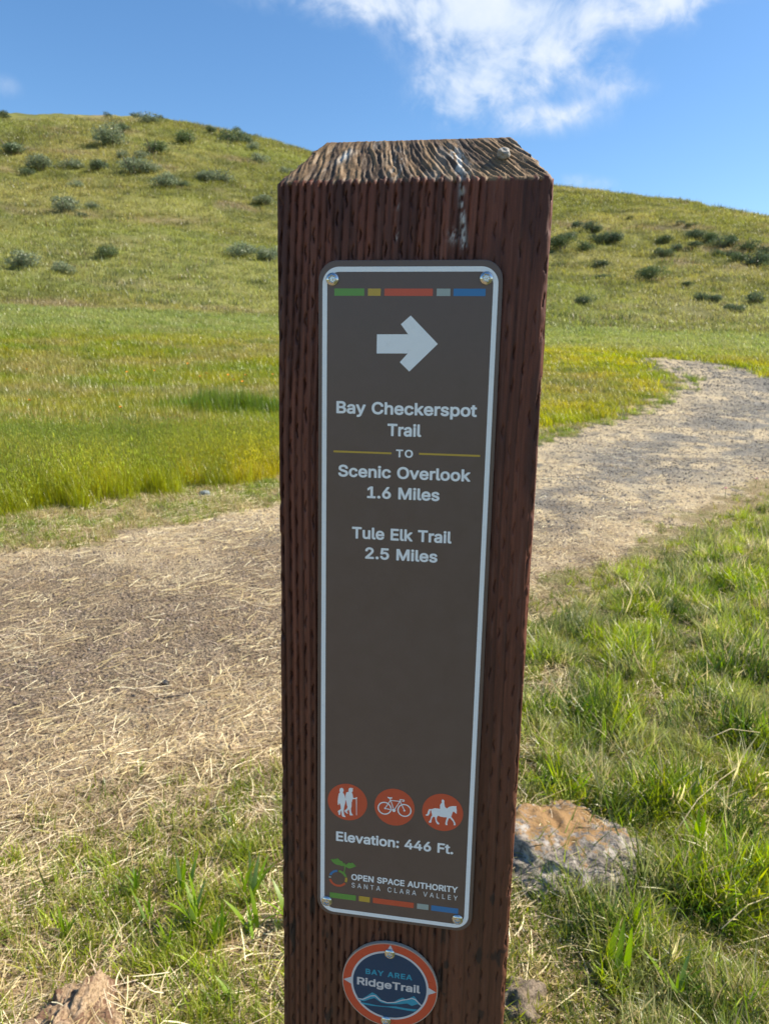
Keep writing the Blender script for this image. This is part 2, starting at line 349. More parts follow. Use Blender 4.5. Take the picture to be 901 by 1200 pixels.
# ---------------------------------------------------------------- the timber post
POST_TOP = 1.248           # top of the vertical front face
HW = 0.070
def build_post():
    root = empty('marker_post', (0, 0.07, 0))
    tag(root, 'square red-brown stained timber post with incised slits and a weathered pointed top, beside the trail', 'post')
    # perimeter: front (dense), right, back, left  (counter-clockwise seen from above)
    f = np.linspace(-1, 1, 285)[:-1]; sde = np.linspace(-1, 1, 61)[:-1]; bk = np.linspace(-1, 1, 25)[:-1]
    px = np.concatenate([f, np.ones(60), -bk, -np.ones(60)]); py = np.concatenate([-np.ones(284), sde, np.ones(24), -sde])
    nxv = np.concatenate([np.zeros(284), np.ones(60), np.zeros(24), -np.ones(60)]); nyv = np.concatenate([-np.ones(284), np.zeros(60), np.ones(24), np.zeros(60)])
    arc = np.concatenate([f*70, 70+(sde+1)*70, 210+(bk+1)*70, 350+(sde+1)*70])       # mm round the post, front = -70..70
    z1 = np.concatenate([np.linspace(-.15, .72, 36), np.arange(.724, POST_TOP-.0005, .00125)])
    Cn = 42; t = np.linspace(0, 1, Cn)
    IN, RISE = 0.0205, 0.0248
    rows = [(z, 0.0, 0.0) for z in z1] + [(POST_TOP+RISE*k, IN*k, k+1e-6) for k in t]
    Z = np.array([q[0] for q in rows])[:, None]; INS = np.array([q[1] for q in rows])[:, None]; K = np.array([q[2] for q in rows])[:, None]
    n, m = len(rows), len(px)
    X = px[None, :]*(HW-INS); Y = py[None, :]*(HW-INS); Zg = np.repeat(Z, m, 1)
    S = np.repeat(arc[None, :], n, 0); Zm = (POST_TOP-Zg)*1000          # mm below the shoulder
    front = (np.abs(S) <= 70)
    cham = np.repeat(K > 0, m, 1)
    # growth-ring ribs: grooves at uneven spacing that wander down the grain
    wan = S + .8*np.sin(Zm/110+.6) + .15*np.sin(Zm/37+S*.03) + (fbm(S*.06, Zm*.006, 71)-.5)*1.8 + .035*np.minimum(Zm, 130)
    rnd = np.random.default_rng(5); pos = []; x = -76.0
    while x < 500:
        pos.append(x); wdt = rnd.uniform(3.6, 4.9) if (x < 36) else rnd.uniform(5.5, 10.5) if x < 72 else rnd.uniform(4, 9)
        x += wdt
    pos = np.array(pos); k = np.clip(np.searchsorted(pos, wan)-1, 0, len(pos)-2).astype(np.int64)
    q = (wan-pos[k])/(pos[k+1]-pos[k]); wd = pos[k+1]-pos[k]
    amp = (0.55+.45*_h(k, k*0, 3))*np.where(S > 38, .55, 1.0)
    rib = amp*(np.sin(np.pi*np.clip(q, 0, 1))**.6*(0.75+.35*q) - 0.75)*2.0
    rib = rib - 1.7*amp*np.exp(-((1-q)*wd/.42)**2)*np.where(S > 38, .6, 1)*(.5+.8*fbm(S*.15, Zm*.02, 72))
    grain = (fbm(S*2.2, Zm*.05, 73, 3)-.5)*.55 + (fbm(S*.9, Zm*.2, 74, 3)-.5)*.35
    # incised slits: staggered rows pressed by the treatment rollers
    cp, vp = 4.25, 16.8
    ci = np.floor((S+70)/cp); cx = (S+70)-ci*cp-cp/2
    jx = (_h(ci.astype(int), ci.astype(int)*0, 8)-.5)*1.0
    off = (ci % 2)*8.4 + (_h(ci.astype(int), ci.astype(int)*0+3, 9)-.5)*2.0 + .02*S
    ri = np.floor((Zm+off)/vp); cz = (Zm+off)-ri*vp-vp/2
    hh = _h(ci.astype(int), ri.astype(int), 10); 
    lx = cx-jx-.35*np.sin(cz*.9+hh*6)-(hh-.5)*.7
    ln = 2.3+1.6*hh
    sl_ = np.exp(-(lx/.30)**2)*(1/(1+np.exp((np.abs(cz)-ln)*3.5)))
    dpt = np.where(S > 30, 1.8, 3.8)*(.35+.8*_h(ci.astype(int), ri.astype(int), 12))
    dpt = np.where((S < -35) | (hh > .25), dpt, 0)
    slit = -sl_*dpt
    crack = -1.6*np.exp(-((wan-8.5+1.2*np.sin(Zm/20))/.35)**2)*ss(fbm(Zm*.02, Zm*0, 77), .5, .6)
    disp = np.where(cham, 0, rib+grain+slit+crack)
    # chamfer: saw-torn end grain with slanting ridges
    kk = np.repeat(K, m, 1)
    sl2 = S + kk*17 + (fbm(S*.07, kk*2.2, 80)-.5)*5
    tear = (fbm(sl2*.46, kk*2.0, 81, 4, .6)-.5)*3.6 + (np.abs(((sl2*.27+fbm(S*.1, kk*2, 82)*1.4) % 1)-.5)-.25)*1.9 + (fbm(sl2*1.3, kk*5, 83, 3)-.5)*2.2 + (fbm(S*.5, kk*16, 84, 3)-.5)*1.3
    edge = np.clip(kk*9, 0, 1)
    tornedge = -ss(fbm(S*.45, S*0, 86), 0.5, .75)*.7
    disp = np.where(cham, tear*.55*(.25+.75*edge)*(1-.75*ss(kk, .82, 1.0)) + rib*(1-edge), disp)
    # corners worn and chipped
    dc = np.minimum(np.abs(S-70), np.minimum(np.abs(S+70), np.minimum(np.abs(S-210), np.abs(S-350))))
    dc = np.minimum(dc, np.abs(490-S))
    chip = -np.exp(-(dc/1.3)**2)*(.9+2.2*ss(fbm(Zm*.09, S*0+3, 87, 4), .5, .75))
    disp = disp + chip
    nz = np.where(cham, .6, 0.0); nh = np.where(cham, .8, 1.0)
    cornerx = np.where(np.abs(np.abs(px)-1) < 1e-6, np.sign(px), 0); cornery = np.where(np.abs(np.abs(py)-1) < 1e-6, np.sign(py), 0)
    X = X + disp/1000*nh*cornerx; Y = Y + disp/1000*nh*cornery; Zg = Zg + disp/1000*nz
    Zg = Zg + np.where(np.repeat(K, m, 1) == 1e-6, (tornedge+(fbm(S*.8, S*0, 88)-.5)*1.2)/1000, 0)
    V = np.stack([X, Y, Zg], -1).reshape(-1, 3)
    idx = np.arange(n*m).reshape(n, m); nx2 = np.roll(idx, -1, axis=1)
    F = np.stack([idx[:-1], nx2[:-1], nx2[1:], idx[1:]], -1).reshape(-1, 4)
    # cap on top
    topc = len(V); V = np.vstack([V, [[0, 0, POST_TOP+RISE+.0012]]])
    me = bpy.data.meshes.new('timber')
    cap = np.stack([idx[-1], nx2[-1], np.full(m, topc)], -1)
    me.vertices.add(len(V)); me.vertices.foreach_set('co', V.astype(np.float32).ravel())
    loops = np.concatenate([F.ravel(), cap.ravel()]).astype(np.int32)
    starts = np.concatenate([np.arange(len(F))*4, len(F)*4+np.arange(m)*3]).astype(np.int32)
    me.loops.add(len(loops)); me.loops.foreach_set('vertex_index', loops); me.polygons.add(len(starts)); me.polygons.foreach_set('loop_start', starts)
    me.update(calc_edges=True)
    me.polygons.foreach_set('use_smooth', np.ones(len(me.polygons), bool))
    # colour: stain, wear, bare end grain, droppings
    base = lerp((.108, .032, .018), (.178, .060, .034), fbm(S*.25, Zm*.012, 91, 4))
    base = base*(.62+.55*_h(k, k*0, 21)+.35*(fbm(wan*1.6, Zm*.012, 94, 3)-.5)*2)[..., None]       # each growth-ring rib takes the stain differently
    base = base*(1-.3*np.exp(-((q-.93)/.09)**2))[..., None]  # colour darkened in a narrow line beside each rib's groove
    base = lerp(base, (.17, .075, .052), ss(fbm(S*.8, Zm*.03, 92, 3), .62, .8)*.55)
    base = lerp(base, (.05, .018, .013), ss(fbm(S*.12, Zm*.015, 93, 3), .55, .72)*.6)
    base = lerp(base, (.115, .050, .024), ss(Zm, 180, 430)*.45)
    lichen = ss(fbm(S*.16+4, Zm*.05, 95, 3), .66, .74)*ss(Zm, 340, 400)*ss(_h(ci.astype(int), ri.astype(int), 14)+0*S, .2, .4)
    base = lerp(base, (.02, .016, .014), lichen*.8)
    endg = lerp((.11, .065, .035), (.29, .19, .10), fbm(sl2*.5, kk*2.2, 96, 4, .6))
    endg = lerp(endg, (.055, .036, .025), ss(fbm(sl2*.3+9, kk*1.4, 97, 4), .47, .62)*.8)
    endg = lerp(endg, (.34, .30, .25), ss(fbm(S*.12, kk*2+5, 98), .6, .75)*.3)
    ragged = kk*26+(fbm(S*.5, S*0+7, 99)-.5)*7
    base = np.where(cham[..., None], lerp(endg, base, 1-ss(ragged, .2, 1.2)), base)
    # white bird streaks
    def streak(cx_, z0, z1_, w, s, thr=.45, wav=1.0):
        xx = S-cx_-wav*np.sin(Zm/9+s); a = np.exp(-(xx/w)**2)*ss(Zm, z0-2, z0+2)*(1-ss(Zm, z1_-3, z1_+2))
        return a*ss(fbm(S*.9, Zm*.35, s, 4, .6), thr, thr+.18)
    wht = streak(26.5, -14, 34, 1.3, 111, .40)+streak(-7.5, 10, 28, 1.1, 112, .58)+streak(-22, 250, 262, .8, 113, .5)
    wht = wht + np.exp(-((S-26)/5.0)**2-((kk-.45)/.34)**2)*cham*ss(fbm(S*.7, kk*14, 114), .46, .6)
    wht = wht + np.exp(-((S+45)/2.6)**2-((kk-.62)/.13)**2)*cham + .6*np.exp(-((S+9)/3)**2-((kk-.35)/.3)**2)*cham*ss(fbm(S*.8, kk*10, 116), .5, .6)
    wht = wht + .7*np.exp(-((S-22)/2.4)**2-((Zm-27)/3)**2)*ss(fbm(S*1.2, Zm*1, 117), .45, .55)
    base = lerp(base, (.55, .55, .52), np.clip(wht, 0, 1)*.85)
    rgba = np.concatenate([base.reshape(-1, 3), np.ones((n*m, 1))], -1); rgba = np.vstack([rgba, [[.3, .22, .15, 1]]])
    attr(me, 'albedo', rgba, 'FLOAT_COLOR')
    mt, nt, out = newmat('stained_timber')
    p = nd(nt, 'ShaderNodeBsdfPrincipled', i_Roughness=0.62); p.inputs['Specular IOR Level'].default_value = 0.35
    a = nd(nt, 'ShaderNodeAttribute', attribute_name='albedo'); t_ = nd(nt, 'ShaderNodeTexCoord')
    mp = nd(nt, 'ShaderNodeMapping'); mp.inputs['Scale'].default_value = (900, 900, 60); nt.links.new(t_.outputs['Object'], mp.inputs[0])
    nn = nd(nt, 'ShaderNodeTexNoise', i_Scale=1.0, i_Detail=5.0, i_Roughness=0.65); nt.links.new(mp.outputs[0], nn.inputs['Vector'])
    n3 = nd(nt, 'ShaderNodeTexNoise', i_Scale=1500.0, i_Detail=2.0); nt.links.new(t_.outputs['Object'], n3.inputs['Vector'])
    h = nd(nt, 'ShaderNodeHueSaturation'); nt.links.new(a.outputs['Color'], h.inputs['Color'])
    nt.links.new(mth(nt, 'ADD', mth(nt, 'MULTIPLY', nn.outputs[0], 0.75), mth(nt, 'ADD', mth(nt, 'MULTIPLY', n3.outputs[0], 0.5), 0.38)), h.inputs['Value'])
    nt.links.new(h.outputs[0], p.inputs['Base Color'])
    b = nd(nt, 'ShaderNodeBump', i_Strength=0.5, i_Distance=0.0005); nt.links.new(nn.outputs[0], b.inputs['Height']); nt.links.new(b.outputs[0], p.inputs['Normal'])
    nt.links.new(p.outputs[0], out.inputs[0])
    me.materials.append(mt)
    mobj('timber', me, root)
    # the lump of dropping on the sloping top
    bm = bmesh.new(); bmesh.ops.create_icosphere(bm, subdivisions=3, radius=.0034)
    for v in bm.verts:
        v.co *= 1+.35*(mnoise.noise(v.co*420)); v.co.z *= .8
    md = bpy.data.meshes.new('bird_dropping'); bm.to_mesh(md); bm.free(); md.materials.append(simple('dropping', (.30, .28, .25), .8, noise_amt=.5, nscale=600))
    d = mobj('bird_dropping', md, root, (.0455, -HW+.0115-.002, POST_TOP+.0138)); tag(d, 'pale lump of bird dropping on the sloping top')
    return root
build_post()

